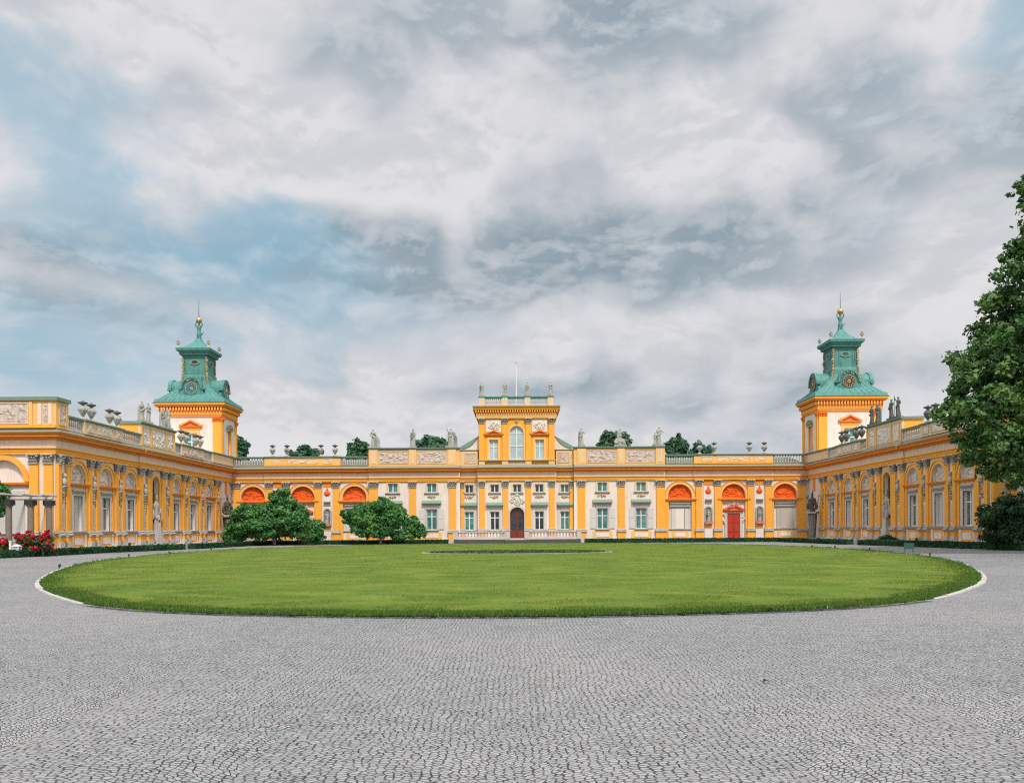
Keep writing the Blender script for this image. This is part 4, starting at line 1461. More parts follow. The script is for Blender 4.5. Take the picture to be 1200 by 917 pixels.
def build_wing(F, FE, sx, label):
    T = thing('palace_wing', label, 'palace wing', tuple(F(YE, 0, 0)))
    b = MB('cream')
    b.box(F, YE + .41, 93.2, -9, -.41, 0, 8.75)
    b.box(FE, .41, 14, -11, -.41, 0, 8.746)
    b.build('body', T)
    ops = []
    for i, c in enumerate(BAYS):
        if i == 3:
            ops.append((c - .72, c + .72, 1.0, 6.42, True))
        else:
            ops += [(c - 1.0, c + 1.0, 5.1, 6.5, True), (c - .62, c + .62, 1.6, 4.42, False)]
    w = MB('cream')
    w.wall(F, YE + .003, 93.0, 0, 7.02, ops, .42, 0)
    w.mold(F, [(-.05, 0), (.34, 0), (.34, .36), (.26, .44), (-.05, .44)], YE, 89.3, 'stone_pale', m0=1)
    w.box(F, YE + .004, 89.2, -.02, .07, .44, 1.36, 'yellow')
    w.mold(F, [(-.03, 1.36), (.12, 1.36), (.18, 1.45), (.1, 1.54), (-.03, 1.54)], YE, 89.2, 'stone', m0=1)
    w.build('wall', T)
    entablature(T, F, YE, 69.7, .0, m0=1)
    entablature(T, F, 69.7, 77.2, .16)
    entablature(T, F, 77.2, 93.0, .0, m1=-1)
    # blank pier next to the corner, with its narrow strip
    s = MB('orange')
    s.box(F, 90.9, 91.5, -.02, .06, 5.6, 6.98)
    s.build('panel', T)
    for i, c in enumerate(BAYS):
        if i == 3:
            ar = MB('yellow')
            ar.ring(F, c, 5.7, .72, .98, 0, 180, -.03, .12, 'yellow', 16)
            for k in (-1, 1):
                x0, x1 = sorted((c + k * .72, c + k * .98))
                ar.box(F, x0, x1, -.03, .118, 1.5, 5.7, 'yellow')
            ar.box(F, c - .72, c + .72, -.4, -.37, 1.0, 6.42, 'door_brown')  # dark brown back paints in the deep niche's shade
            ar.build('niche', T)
            continue
        ar = MB('yellow')
        zs = 5.5
        ar.ring(F, c, zs, 1.0, 1.22, 0, 180, -.03, .08, 'yellow_light', 20)
        ar.ring(F, c, zs, 1.22, 1.36, 0, 180, -.03, .15, 'yellow', 20)
        for k in (-1, 1):
            x0, x1 = sorted((c + k * 1.0, c + k * 1.36))
            ar.box(F, x0, x1, -.03, .10, 5.1, zs, 'yellow')
            ar.box(F, x0, x1, -.03, .098, 1.5, 4.84, 'yellow')
        ar.build('arch', T)
        im = MB('orange')
        im.mold(F, [(-.3, 4.84), (.14, 4.84), (.18, 4.92), (.26, 4.98), (.28, 5.08), (-.3, 5.1)], c - 1.45, c + 1.45)
        im.build('impost', T)
        ty = MB('relief_white')
        ty.box(F, c - 1.02, c + 1.02, -.4, -.30, 5.08, 6.52)
        ty.build('tympanum', T)
        tympanum(T, F, c, zs, 1.0, 5.1, -.295, .2, 'relief_white')
        blind = (i in (0,) and sx < 0) or (i in (1, 5) and sx > 0)
        window(T, F, c, 1.6, 4.2, 1.24, 0, depth=.3, pane='louvre' if blind else 'glass_wing', rows=(.68,) if not blind else (), cols=2, surround='shutter_grey', sw=.28, sv=.04, frame_mat='white_paint' if not blind else 'shutter_grey')
        hd = MB('stone')
        hd.mold(F, [(-.3, 4.2), (.03, 4.2), (.06, 4.4), (.10, 4.42), (.2, 4.55), (.2, 4.64), (-.3, 4.66)], c - .8, c + .8)
        hd.build('window_hood', T)
        ap = MB('cream')
        ap.box(F, c - .55, c + .55, .05, .1, .6, 1.1)
        for k in (-1, 1):
            ap.box(F, c + k * .92 - .13, c + k * .92 + .13, .05, .105, .44, 1.36)
        ap.build('apron_panel', T)

    def pair(c, d, wd, strip=True, s=.9, z1=6.3):
        for k in (-1, 1):
            pilaster(T, F, c + k * d, wd, 0, .2, .44, 1.6, 6.34, 7.0)
        if strip:
            bust_strip(T, F, c, .02, 1.75, z1, s)
    pair(58.2, .52, .42)
    for c in (62.35, 66.45, 79.75, 83.95, 88.25):
        pair(c, .52, .42)
    for c in (70.95, 75.5):
        pair(c, .78, .76, True, .9, 6.2)
    # ---- near end of the wing
    e = MB('cream')
    e.wall(FE, .003, 14, 0, 7.02, [(3.6 - 1.5, 3.6 + 1.5, 4.95, 6.6, True)], .42, 0)
    e.mold(FE, [(-.05, 0), (.34, 0), (.34, .36), (.26, .44), (-.05, .44)], 0, 14, 'stone_pale', m0=1)
    e.mold(FE, [(-.03, 1.36), (.12, 1.36), (.18, 1.45), (.1, 1.54), (-.03, 1.54)], 0, 14, 'stone', m0=1)
    e.box(FE, 2.1, 5.1, -.02, .04, .5, 4.45, 'louvre')
    e.box(FE, 2.05, 5.15, -.35, -.3, 4.9, 6.65, 'cream')
    e.build('wall', T)
    ar = MB('yellow')
    ar.ring(FE, 3.6, 5.1, 1.5, 1.85, 0, 180, -.03, .12, 'yellow', 26)
    ar.build('arch', T)
    im = MB('orange')
    im.mold(FE, [(-.1, 4.75), (.14, 4.75), (.26, 4.9), (.28, 5.0), (-.1, 5.05)], 1.75, 5.45)
    im.build('impost', T)
    for u in (.36, 1.38, 5.85, 6.9):
        pilaster(T, FE, u, .62, 0, .2, .44, 1.6, 6.34, 7.0)
    entablature(T, FE, 0, 14, 0, m0=1)
    at = MB('yellow_light')
    at.box(FE, -.28, 14, -1.3, .28, 8.8, 10.7)
    for u in (.12, .86):
        at.box(FE, u - .12, u + .12, .27, .35, 9.05, 10.5, 'frieze')
    at.box(FE, 1.35, 1.6, .27, .36, 8.95, 10.6, 'yellow_light')
    at.box(FE, -.29, 14, .28, .40, 8.8, 9.0, 'yellow')
    at.box(FE, -.42, 14, -1.42, .44, 10.7, 10.95, 'lead_green')
    at.build('attic', T)
    relief(T, FE, 1.72, 6.0, 9.15, 10.5, .285, .12, 'relief', frame='frieze')
    relief(T, FE, .32, .66, 9.1, 10.5, .285, .12, 'relief')
    relief(T, F, YE + .1, YE + .9, 9.1, 10.5, .285, .10, 'relief', frame='yellow_light')
    # ---- parapet
    pv = .08
    for u0, u1, n in ((58.65, 60.7, 7), (66.65, 70.0, 11), (77.0, 78.4, 5), (84.1, 86.4, 8)):
        balustrade(T, F, u0, u1, pv, 8.8, n, 1.08, 'stone_pale', 'lead_green')
    for u0, u1 in ((60.7, 66.65), (78.4, 84.1), (86.4, 93.0)):
        p = MB('parapet')
        p.box(F, u0, u1, pv - .3, pv + .24, 8.8, 9.7)
        p.mold(F, [(pv - .36, 9.7), (pv + .28, 9.7), (pv + .38, 9.8), (pv + .38, 9.88), (pv - .36, 9.92)], u0, u1, 'lead_green')
        p.build('parapet', T)
        m = (u0 + u1) / 2
        if u1 - u0 < 6.2:
            for a, c in ((u0 + .5, u0 + 1.3), (u0 + 1.8, u1 - 1.8), (u1 - 1.3, u1 - .5)):
                relief(T, F, a, c, 9.05, 9.62, pv + .245, .10, 'relief_white', frame='parapet')
    at = MB('parapet')
    at.box(F, 70.0, 77.0, -1.6, .22, 8.8, 10.75, 'parapet')
    at.box(F, 69.99, 77.01, -1.61, .0, 8.8, 10.75, 'yellow')
    for a in (70.05, 71.9, 74.9, 76.75):
        at.box(F, a, a + .22, .2, .3, 8.9, 10.7, 'yellow_light')
    at.mold(F, [(-1.7, 10.75), (.28, 10.75), (.42, 10.87), (.42, 10.95), (-1.7, 11.0)], 69.85, 77.15, 'lead_green')
    at.build('attic', T)
    relief(T, F, 72.25, 74.75, 9.05, 10.5, .225, .14, 'relief_white', frame='parapet')
    relief(T, F, 70.5, 71.7, 9.05, 10.5, .225, .12, 'relief_white', frame='parapet')
    relief(T, F, 75.3, 76.5, 9.05, 10.5, .225, .12, 'relief_white', frame='parapet')
    return T


WL = build_wing(FL, FLE, -1, 'yellow palace wing on the left with a row of arched windows')
WR = build_wing(FR, FRE, 1, 'yellow palace wing on the right, half behind a big tree')


# ------------------------------------------------------------------ corner towers
def build_tower(sx, k, label, clock, win_dark):
    """sx -1: the left corner, +1: the right corner; k: overall size about the parapet level"""
    XW = XL if sx < 0 else XR
    Y0, Y1 = 89.8, 94.6
    w, d = 6.55 * k, Y1 - Y0
    cx, cy = XW + sx * w / 2, (Y0 + Y1) / 2
    T = thing('clock_tower', label, 'clock tower', (cx, cy, 8.7))
    Zk = lambda z: 9.0 + (z - 9.0) * k
    FF = Frame((cx, Y0, 0), (-sx, 0, 0), (0, -1, 0))           # front, u grows towards the courtyard
    FS = Frame((XW, cy, 0), (0, 1, 0), (-sx, 0, 0))            # courtyard side, u grows backwards
    hw, hd = w / 2, d / 2
    zt = Zk(14.05)
    b = MB('cream')
    fw = .05
    b.wall(FF, -hw, hw, 8.7, zt, [(-.6, .6, 9.8, Zk(12.25), False)], .35, 0)
    b.wall(FS, -hd, hd, 8.7, zt, [(-.42, .42, Zk(10.1), Zk(12.7), False)], .35, 0)
    b.box(F0, cx - hw + .36, cx + hw - .36, Y0 + .355, Y1, 8.7, zt + 1.3, 'cream')
    x0, x1 = sorted((XW + sx * (w - .36), XW + sx * w))
    b.box(F0, x0, x1, Y0 + .36, Y1, 8.7, zt, 'cream')
    b.build('wall', T)
    for F, h, ws in ((FF, hw, .86 * k), (FS, hd, .5)):
        for sgn in (-1, 1):
            u = sgn * (h - ws / 2)
            p = MB('yellow')
            p.box(F, u - ws / 2, u + ws / 2, -.03, .13 if F is FF else .128, 8.8, Zk(13.55))
            po = p.build('pilaster', T)
            c = MB('red_orange')
            c.taper(F, u - ws / 2, u + ws / 2, -.03, .16, Zk(13.62), zt - .06, .05, .08, 'orange')
            c.box(F, u - ws * .56, u + ws * .56, -.03, .2, Zk(13.54), Zk(13.62))
            for q in (-1, 0, 1):
                c.fblob(F, u + q * ws * .32, .24, Zk(13.84), ws * .17, .10, .15)
            c.build('capital', po)
    # window towards the court
    window(T, FF, 0, 9.8, Zk(12.25), 1.2, 0, pane='glass_teal', rows=(.62,), surround='yellow_light', sw=.34)
    pediment(T, FF, 0, 2.5, Zk(12.85), .85, 0, 'orange', 'terracotta')
    fr = MB('yellow')
    fr.box(FF, -1.0, 1.0, -.02, .08, Zk(12.25) + .34, Zk(12.85))
    fr.build('lintel', T)
    ni = MB('yellow')
    ni.box(FS, -.42, .42, -.34, -.25, Zk(10.1), Zk(12.7), 'orange')
    for q in (-1, 1):
        ni.box(FS, q * .5 - .1, q * .5 + .1, -.03, .08, Zk(10.0), Zk(12.7), 'yellow')
    ni.mold(FS, [(-.03, Zk(12.7)), (.2, Zk(12.7)), (.28, Zk(12.85)), (-.03, Zk(12.9))], -.75, .75, 'yellow')
    ni.prism(FS, [(-.8, Zk(12.9)), (.8, Zk(12.9)), (.45, Zk(13.3)), (0, Zk(13.42)), (-.45, Zk(13.3))], -.03, .3, 'lead_green')
    ni.mold(FS, [(-.03, Zk(10.0) - .15), (.18, Zk(10.0) - .15), (.18, Zk(10.0)), (-.03, Zk(10.0))], -.7, .7, 'stone')
    ni.build('blind_window', T)
    # entablature
    e = MB('orange')

    def slab(z0, z1, o, mat):
        e.box(F0, cx - hw - o, cx + hw + o, Y0 - o, Y1 + o, z0, z1, mat)
    slab(zt, zt + .22, .12, 'orange')
    slab(zt + .22, Zk(14.65), .16, 'yellow')
    slab(Zk(14.65), Zk(15.15), .2, 'terracotta')
    for F, h in ((FF, hw), (FS, hd)):
        dentils(e, F, -h - .3, h + .3, .19, Zk(14.72), .34, .24, int(h * 7), 'yellow', .5)
    slab(Zk(15.15), Zk(15.32), .52, 'orange')
    slab(Zk(15.32), Zk(15.50), .64, 'yellow')
    slab(Zk(15.50), Zk(15.58), .68, 'copper_dark')  # dark copper line paints the shading at the roof's foot
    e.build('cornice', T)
    # roof: swept copper pyramid, shaft and cap
    r = MB('copper')
    prof = [(.60, 15.58), (.50, 15.95), (.30, 16.0)]
    P = []
    for o, z in prof:
        P.append((hw + o, hd + o, Zk(z)))
    sh = 1.24 * k
    for t in (.12, .28, .45, .62, .8, 1.0):
        q = (1 - t) ** 1.9
        P.append((sh + .12 + (hw + .15 - sh) * q, sh + .12 + (hd + .15 - sh) * q, Zk(16.05 + 2.6 * t)))
    P += [(sh, sh, Zk(19.0)), (sh, sh, Zk(20.75)), (sh + .1, sh + .1, Zk(20.8)), (sh + .1, sh + .1, Zk(21.0)), (sh + .32, sh + .32, Zk(21.1)), (sh + .36, sh + .36, Zk(21.3)),
          (sh + .62, sh + .62, Zk(21.5)), (sh + .66, sh + .66, Zk(21.75)), (sh + .28, sh + .28, Zk(21.85))]
    for t in (.1, .25, .45, .65, .85, 1.0):
        q = (1 - t) ** 1.8
        P.append((.20 + (sh + .05) * q, .20 + (sh + .05) * q, Zk(21.85 + 1.5 * t)))
    vs, fs = [], []
    for a, c, z in P:
        vs += [Vector((cx - a, cy - c, z)), Vector((cx + a, cy - c, z)), Vector((cx + a, cy + c, z)), Vector((cx - a, cy + c, z))]
    for j in range(len(P) - 1):
        for i in range(4):
            fs.append((4 * j + i, 4 * j + (i + 1) % 4, 4 * j + 4 + (i + 1) % 4, 4 * j + 4 + i))
    fs.append(tuple(range(4 * len(P) - 4, 4 * len(P))))
    r.add(vs, fs)
    ro = r.build('roof', T)
    # bands, seams
    for a in range(-5, 6):            # standing seams on the swept skirt and the shaft
        for F, h, hs in ((FF, hd, hw), (FS, hw, hd)):
            pts = []
            for i in range(2, 9):
                e0, e1, z = P[i]
                o0, o1 = (e0, e1) if F is FF else (e1, e0)
                pts.append(F(o0 * a / 5.5, o1 - h + .015, z))
            r2 = MB('copper')
            r2.tube(pts, .022, 4)
            r2.build('seam', ro)
    for z, o in ((20.86, .13), (21.2, .37), (21.03, .34), (21.42, .56), (18.9, .03)):  # dark copper bands; under the cap's mouldings they paint in shade
        bd = MB('copper_dark')
        bd.box(F0, cx - sh - o, cx + sh + o, cy - sh - o, cy + sh + o, Zk(z), Zk(z) + .07)
        bd.build('band', ro)
    # clock dormers on the four sides
    zc = Zk(17.2)
    for F, h, is_f in ((FF, hd, True), (Frame((cx, Y1, 0), (sx, 0, 0), (0, 1, 0)), hd, False), (FS, hw, False), (Frame((XW + sx * w, cy, 0), (0, -1, 0), (sx, 0, 0)), hw, False)):
        dm = MB('copper')
        rr = 1.08 * k
        n = 16
        v0, v1 = -h + .6, -.12 if is_f else -.35
        poly = [(-rr, Zk(16.0)), (rr, Zk(16.0))] + [(rr * math.cos(R(a)), zc + .12 + rr * math.sin(R(a))) for a in range(0, 181, 12)]
        dm.prism(F, poly, v0, v1)
        dm.ring(F, 0, zc + .12, rr * .90, rr + .1, -8, 188, v1 - .25, v1 + .16, 'copper', 22)
        dm.ring(F, 0, zc + .12, rr * .80, rr * .9, -8, 188, v1 - .25, v1 + .07, 'copper_dark', 22)  # dark inner ring paints the shade under the hood
        for q in (-1, 1):
            x0, x1 = sorted((q * rr * .9, q * (rr + .35)))
            dm.box(F, x0, x1, v1 - .3, v1 + .1, zc - .12, zc + .06, 'copper')
            dm.prism(F, [(q * rr, Zk(16.0)), (q * (rr + 1.0), Zk(16.0)), (q * (rr + .35), Zk(16.35)), (q * (rr + .12), zc - .2), (q * rr, zc - .12)], v1 - .3, v1 - .02, 'copper')
        do = dm.build('clock_dormer', T)
        ck = MB(clock)
        ck.ring(F, 0, zc, .02, .60 * k, 0, 360, v1, v1 + .05, clock, 32)
        ck.build('clock_face', do)
        rg = MB('gilt_worn')
        rim = 'stone_dark' if clock == 'clock_black' else 'copper_light'
        rg.ring(F, 0, zc, .58 * k, .68 * k, 0, 360, v1, v1 + .10, rim, 32)
        for i in range(12):
            a = R(90 - 30 * i)
            for dlt in (-.07, 0, .07)[:(1 if i % 3 == 0 else 3)]:
                p0 = F(.36 * k * math.cos(a + dlt), v1 + .06, zc + .36 * k * math.sin(a + dlt))
                p1 = F(.53 * k * math.cos(a + dlt), v1 + .06, zc + .53 * k * math.sin(a + dlt))
                rg.tube([p0, p1], .026 if i % 3 else .05, 4, 'gold' if clock == 'clock_black' else 'copper_light')
        for q in range(8):
            a = R(45 * q)
            rg.fblob(F, .14 * k * math.cos(a), v1 + .06, zc + .14 * k * math.sin(a), .07, .03, .07, 'gold' if clock == 'clock_black' else 'copper_light')
        rg.build('numerals', do)
        hn = MB('gold')
        for ang, ln in ((62, .46), (-40, .32)):
            a = R(ang)
            hn.tube([F(-.08 * math.cos(a), v1 + .09, zc - .08 * math.sin(a)), F(ln * k * math.cos(a), v1 + .09, zc + ln * k * math.sin(a))], [.03, .015], 5)
        hn.build('clock_hands', do)
        og = MB('gilt_worn')
        for q in range(11):
            a = R(18 * q)
            og.fblob(F, .62 * math.cos(a) * k * .75, v1 + .05, zc + .62 * k + .18 + .16 * math.sin(a), .13, .08, .12, 'gilt_worn' if random.random() < .7 else 'copper_dark', jit=.3)
        og.build('ornament', do)
        # oval louvre high on the shaft
        if True:
            FS2 = Frame(F.o + F.dv * (-h + sh), F.du, F.dv)
            ov = MB('copper')
            z = Zk(20.25)
            ov.ring(FS2, 0, z, .36 * k, .56 * k, 0, 360, -.05, .09, 'copper_light', 22, .52)
            ov.ring(FS2, 0, z, .01, .37 * k, 0, 360, -.05, .03, 'clock_black' if win_dark else 'copper_dark', 22, .55)
            ov.build('oval_opening', T)
    # gilded hanging scrolls on the shaft's corners
    for qx in (-1, 1):
        for qy in (-1, 1):
            g = MB('gilt_worn')
            for i in range(13):
                t = i / 12
                o = sh + .06 + .55 * max(0, t - .55) ** 1.3
                z = Zk(20.7 - 3.0 * t)
                g.blob((cx + qx * o, cy + qy * o, z), (.14 + .05 * math.sin(i * 1.9), .14, .2), 'gilt_worn', 1, .35)
            g.build('corner_scroll', T)
            f = MB('stone_pale')
            c = (cx + qx * (sh + .42), cy + qy * (sh + .42), Zk(21.78))
            f.lathe(c, [(.16, 0), (.16, .12), (.07, .18), (.07, .28), (.20, .42), (.22, .52), (.10, .58)], 10, 'stone_pale')
            f.lathe((c[0], c[1], c[2] + .57), [(.21, 0), (.21, .05), (.08, .12), (.10, .22), (.02, .38)], 10, 'gilt_worn')
            f.build('finial', T)
    # figure bearing a gilded globe and a spike
    z = Zk(23.3)
    st = MB('copper')
    st.lathe((cx, cy, z), [(.26, -.1), (.22, .1), (.28, .25), (.26, .5), (.18, .75), (.24, 1.0), (.27, 1.2), (.12, 1.36), (.1, 1.42)], 10)
    st.blob((cx, cy - .03, z + 1.48), (.13, .15, .17), 'copper', 2, .05)
    for q in (-1, 1):
        st.tube([(cx + q * .25, cy, z + 1.2), (cx + q * .42, cy - .05, z + 1.42), (cx + q * .27, cy, z + 1.72)], [.09, .075, .06])
        st.tube([(cx + q * .1, cy, z + .5), (cx + q * .16, cy - .06, z + .2), (cx + q * .13, cy, z - .1)], [.13, .1, .08])
    st.tube([(cx + .2, cy, z + .3), (cx + .42, cy, z + .42), (cx + .55, cy - .1, z + .62)], [.1, .05, .03])
    st.build('roof_figure', T, smooth=True)
    gl = MB('gold')
    gl.blob((cx, cy, z + 1.92), (.33, .33, .33), 'gold', 3, 0)
    gl.build('globe', T, smooth=True)
    sp = MB('iron')
    sp.tube([(cx, cy, z + 2.2), (cx, cy, z + 3.0), (cx, cy, z + 4.25)], [.04, .03, .012], 6)
    sp.build('spike', T)
    return T


build_tower(-1, 1.0, 'corner tower with green copper roof and dark blue clock, on the left', 'clock_blue', True)
build_tower(1, 1.04, 'corner tower with green copper roof and gilded clock numerals, on the right', 'clock_black', False)

# ------------------------------------------------------------------ sculpture
def remeshed(mb, name, vox=.018, smooth=1):
    """weld overlapping shapes into one continuous carved skin"""
    o = bpy.data.objects.new(name, mb.mesh(name))
    COL.objects.link(o)
    m = o.modifiers.new('r', 'REMESH'); m.mode = 'VOXEL'; m.voxel_size = vox
    s = o.modifiers.new('s', 'SMOOTH'); s.iterations = smooth; s.factor = .5
    dg = bpy.context.evaluated_depsgraph_get()
    me = bpy.data.meshes.new_from_object(o.evaluated_get(dg))
    me.name = name
    mat = mb.mats[0]
    bpy.data.objects.remove(o)
    me.materials.clear(); me.materials.append(MATS[mat])
    me.polygons.foreach_set('material_index', [0] * len(me.polygons))
    me.polygons.foreach_set('use_smooth', [True] * len(me.polygons))
    return me


def figure(mb, x=0.0, h=1.8, pose=0, seed=0, mat='statue_stone'):
    """a draped standing figure: rings of folded robe, turned torso, head with face and hair, two posed arms"""
    rnd = random.Random(seed)
    sway = (.05, -.06, .04, -.04, .05)[pose % 5]
    rows = [(0, .175, .15, 0), (.06, .185, .16, 0), (.16, .165, .145, .2), (.28, .155, .13, .5), (.40, .15, .125, .9), (.50, .145, .12, 1.0), (.57, .125, .10, .8), (.63, .11, .09, .4), (.70, .135, .10, .1), (.77, .155, .10, -.2), (.82, .145, .085, -.3), (.845, .07, .065, -.2), (.875, .045, .05, 0)]
    n = 18
    ph = rnd.uniform(0, 6)
    vs, fs = [], []
    for t, a, b, k in rows:
        z = t * h
        for i in range(n):
            th = 2 * math.pi * i / n
            f = 1 + (.13 * math.cos(7 * th + ph + t * 3) if t < .5 else .04 * math.cos(5 * th + ph)) * (1 if t < .8 else 0)
            vs.append(Vector((x + (a * math.cos(th) * f + sway * k) * h * .62 / .62 * .72, b * math.sin(th) * f * h * .72, z)))
    m = len(rows)
    for j in range(m - 1):
        for i in range(n):
            fs.append((j * n + i, j * n + (i + 1) % n, (j + 1) * n + (i + 1) % n, (j + 1) * n + i))
    fs += [tuple(range(n - 1, -1, -1)), tuple(range((m - 1) * n, m * n))]
    mb.add(vs, fs, mat)
    hz = .935 * h
    mb.blob((x, -.01 * h, hz), (.047 * h, .055 * h, .066 * h), mat, 2, .02)
    mb.blob((x, -.062 * h, hz - .008 * h), (.010 * h, .014 * h, .018 * h), mat, 1, 0)
    mb.blob((x, .018 * h, hz + .02 * h), (.055 * h, .055 * h, .055 * h), mat, 1, .25)
    mb.tube([(x, 0, .84 * h), (x, 0, .90 * h)], .034 * h, 8, mat)
    S = [(x - .10 * h, 0, .79 * h), (x + .10 * h, 0, .79 * h)]
    A = {0: ([(-.15, -.02, .66), (-.06, -.10, .70)], [(.16, .0, .64), (.15, -.05, .50)]),
         1: ([(-.19, -.02, .86), (-.22, -.06, 1.0)], [(.15, 0, .64), (.09, -.10, .60)]),
         2: ([(-.19, .01, .67), (-.11, -.05, .56)], [(.14, -.04, .66), (.04, -.11, .74)]),
         3: ([(-.15, 0, .64), (-.17, -.06, .50)], [(.18, -.03, .70), (.24, -.10, .66)]),
         4: ([(-.14, -.06, .66), (-.02, -.12, .62)], [(.15, -.06, .66), (.05, -.12, .60)])}[pose % 5]
    for s0, (e, w) in zip(S, A):
        pts = [s0] + [(x + q[0] * h, q[1] * h, q[2] * h) for q in (e, w)]
        mb.tube(pts, [.040 * h, .033 * h, .024 * h], 8, mat)
        mb.blob(pts[-1], (.025 * h, .022 * h, .032 * h), mat, 1, .1)
        mb.blob(pts[0], (.048 * h, .045 * h, .045 * h), mat, 1, .05)
    # cloak falling from one shoulder
    sg = 1 if rnd.random() < .5 else -1
    mb.tube([(x + sg * .11 * h, .04 * h, .80 * h), (x + sg * .13 * h, .07 * h, .55 * h), (x + sg * .12 * h, .08 * h, .25 * h), (x + sg * .10 * h, .08 * h, .02 * h)], [.05 * h, .06 * h, .065 * h, .075 * h], 8, mat)
    mb.tube([(x - sg * .12 * h, -.06 * h, .62 * h), (x, -.10 * h, .54 * h), (x + sg * .12 * h, -.05 * h, .46 * h)], [.03 * h, .04 * h, .035 * h], 7, mat)
    if pose % 5 == 1:
        mb.tube([(x - .22 * h, -.06 * h, .02), (x - .22 * h, -.06 * h, 1.12 * h)], .016 * h, 6, mat)


STAT = {}


def statue_mesh(kind, mat):
    key = (kind, mat)
    if key in STAT:
        return STAT[key]
    mb = MB(mat)
    if kind < 5:
        figure(mb, 0, 1.75, kind, 20 + kind, mat)
    elif kind == 5:      # figure with a child at its side
        figure(mb, -.08, 1.78, 2, 41, mat)
        figure(mb, .38, 1.05, 0, 42, mat)
    elif kind == 6:      # two figures leaning together
        figure(mb, -.05, 1.8, 1, 51, mat)
        figure(mb, .34, 1.35, 4, 52, mat)
        mb.blob((.15, .12, .35), (.3, .22, .4), mat, 2, .3)
    elif kind == 7:      # figure with a child on the other side
        figure(mb, .08, 1.85, 3, 61, mat)
        figure(mb, -.36, 1.25, 2, 62, mat)
    elif kind == 8:      # seated, wide drapery
        figure(mb, 0, 1.7, 3, 71, mat)
        mb.blob((-.25, 0, .35), (.32, .25, .38), mat, 2, .3)
        mb.blob((.27, .02, .28), (.3, .25, .32), mat, 2, .3)
    STAT[key] = remeshed(mb, 'figure')
    return STAT[key]


def statue(label, kind, loc, rz=0.0, s=1.0, group=None, mat='statue_stone', base=True):
    t = thing('statue', label, 'statue', loc, group, rz, s)
    inst('figure', statue_mesh(kind, mat), t, (0, 0, .14 if base else 0))
    if base:
        w = .62 if kind in (5, 6, 7, 8) else .34
        b = MB(mat)
        b.box(F0, -w, w, -.28, .28, 0, .15, mat)
        inst('plinth', b.mesh('plinth'), t)
    return t


G_ST = 'stone figures along the palace roof'
for k, (u, kind, lab) in enumerate(((-16.2, 5, 'stone figure with a child, at the outer left end of the left roof attic'),
                                    (-11.75, 4, 'lone slim stone figure in the middle of the left roof attic'),
                                    (-7.4, 6, 'stone pair of figures at the attic end just left of the pavilion'),
                                    (7.35, 3, 'lone pale stone figure at the attic end just right of the pavilion'),
                                    (11.75, 8, 'stone figure with wide drapery in the middle of the right roof attic'),
                                    (16.1, 7, 'stone figure with a child, at the outer right end of the right roof attic'))):
    statue(lab, kind, FM(u, .0, 10.85), 0, 1.12, G_ST)
for u, kind, lab in ((-3.92, 0, 'stone figure on the pavilion roof, leftmost of the four'), (-1.32, 2, 'stone figure on the pavilion roof just left of the flagpole'),
                     (1.25, 4, 'stone figure on the pavilion roof just right of the flagpole'), (3.85, 2, 'stone figure on the pavilion roof, rightmost of the four')):
    statue(lab, kind, FM(u, .15, 16.57), 0.1 * kind, .86, G_ST)
for y, kind, lab in ((70.75, 0, 'nearest of four grey figures on the left wing roof'), (71.95, 2, 'second nearest of four grey figures on the left wing roof'),
                     (75.0, 4, 'third of four grey figures on the left wing roof, before the tower'), (76.2, 1, 'farthest of four grey figures on the left wing roof, before the tower')):
    statue(lab, kind, (XL + .0, y, 10.98), R(75), .98, G_ST)
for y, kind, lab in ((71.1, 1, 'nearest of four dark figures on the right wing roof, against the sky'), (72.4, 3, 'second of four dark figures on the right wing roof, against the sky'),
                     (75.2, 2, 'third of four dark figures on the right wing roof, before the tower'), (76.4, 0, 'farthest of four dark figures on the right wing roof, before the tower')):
    statue(lab, kind, (XR - .0, y, 10.98), R(-75), .98, G_ST, 'statue_dark')  # darker copy of the statue stone, backlit shade in its colour
lk = .965
for u, kind, lab in ((21.7, 2, 'small stone figure in the niche left of the right red door'), (27.5, 4, 'small stone figure in the niche right of the right red door'),
                     (-(16.75 + (21.7 - 16.75) * lk), 0, 'small stone figure in the niche between the two big bushes')):
    statue(lab, kind, FM(u, .24, 2.25), 0, .78, None, 'statue_stone', False)


# ------------------------------------------------------------------ urns
def urn_meshes(ms):
    b = MB(ms)
    b.lathe((0, 0, 0), [(.07, .24), (.12, .30), (.22, .46), (.30, .66), (.325, .82), (.28, .94), (.16, 1.02), (.11, 1.07), (.11, 1.12)], 14)
    for i in range(8):
        a = 2 * math.pi * i / 8
        b.blob((.30 * math.cos(a), .30 * math.sin(a), .74), (.08, .08, .10), ms, 1, .3)
    l = MB('statue_dark')
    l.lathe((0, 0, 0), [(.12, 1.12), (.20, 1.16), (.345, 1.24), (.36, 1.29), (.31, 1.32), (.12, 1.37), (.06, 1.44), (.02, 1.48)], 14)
    f = MB('stone_pale')
    f.box(F0, -.22, .22, -.22, .22, 0, .09)
    f.lathe((0, 0, 0), [(.20, .09), (.19, .13), (.08, .19), (.08, .22), (.14, .25)], 12)
    return b.mesh('bowl', smooth=True), l.mesh('lip', smooth=True), f.mesh('foot')


UM = {False: urn_meshes('statue_stone'), True: urn_meshes('statue_dark')}  # dark set: backlit shade of the right wing urns in their colour


def urn(label, loc, s=1.0, dark=False, group='stone urns along the palace parapets'):
    UB, UL, UF = UM[dark]
    t = thing('urn', label, 'urn', loc, group, random.uniform(0, 6), s)
    inst('bowl', UB, t); inst('lip', UL, t); inst('foot', UF, t)


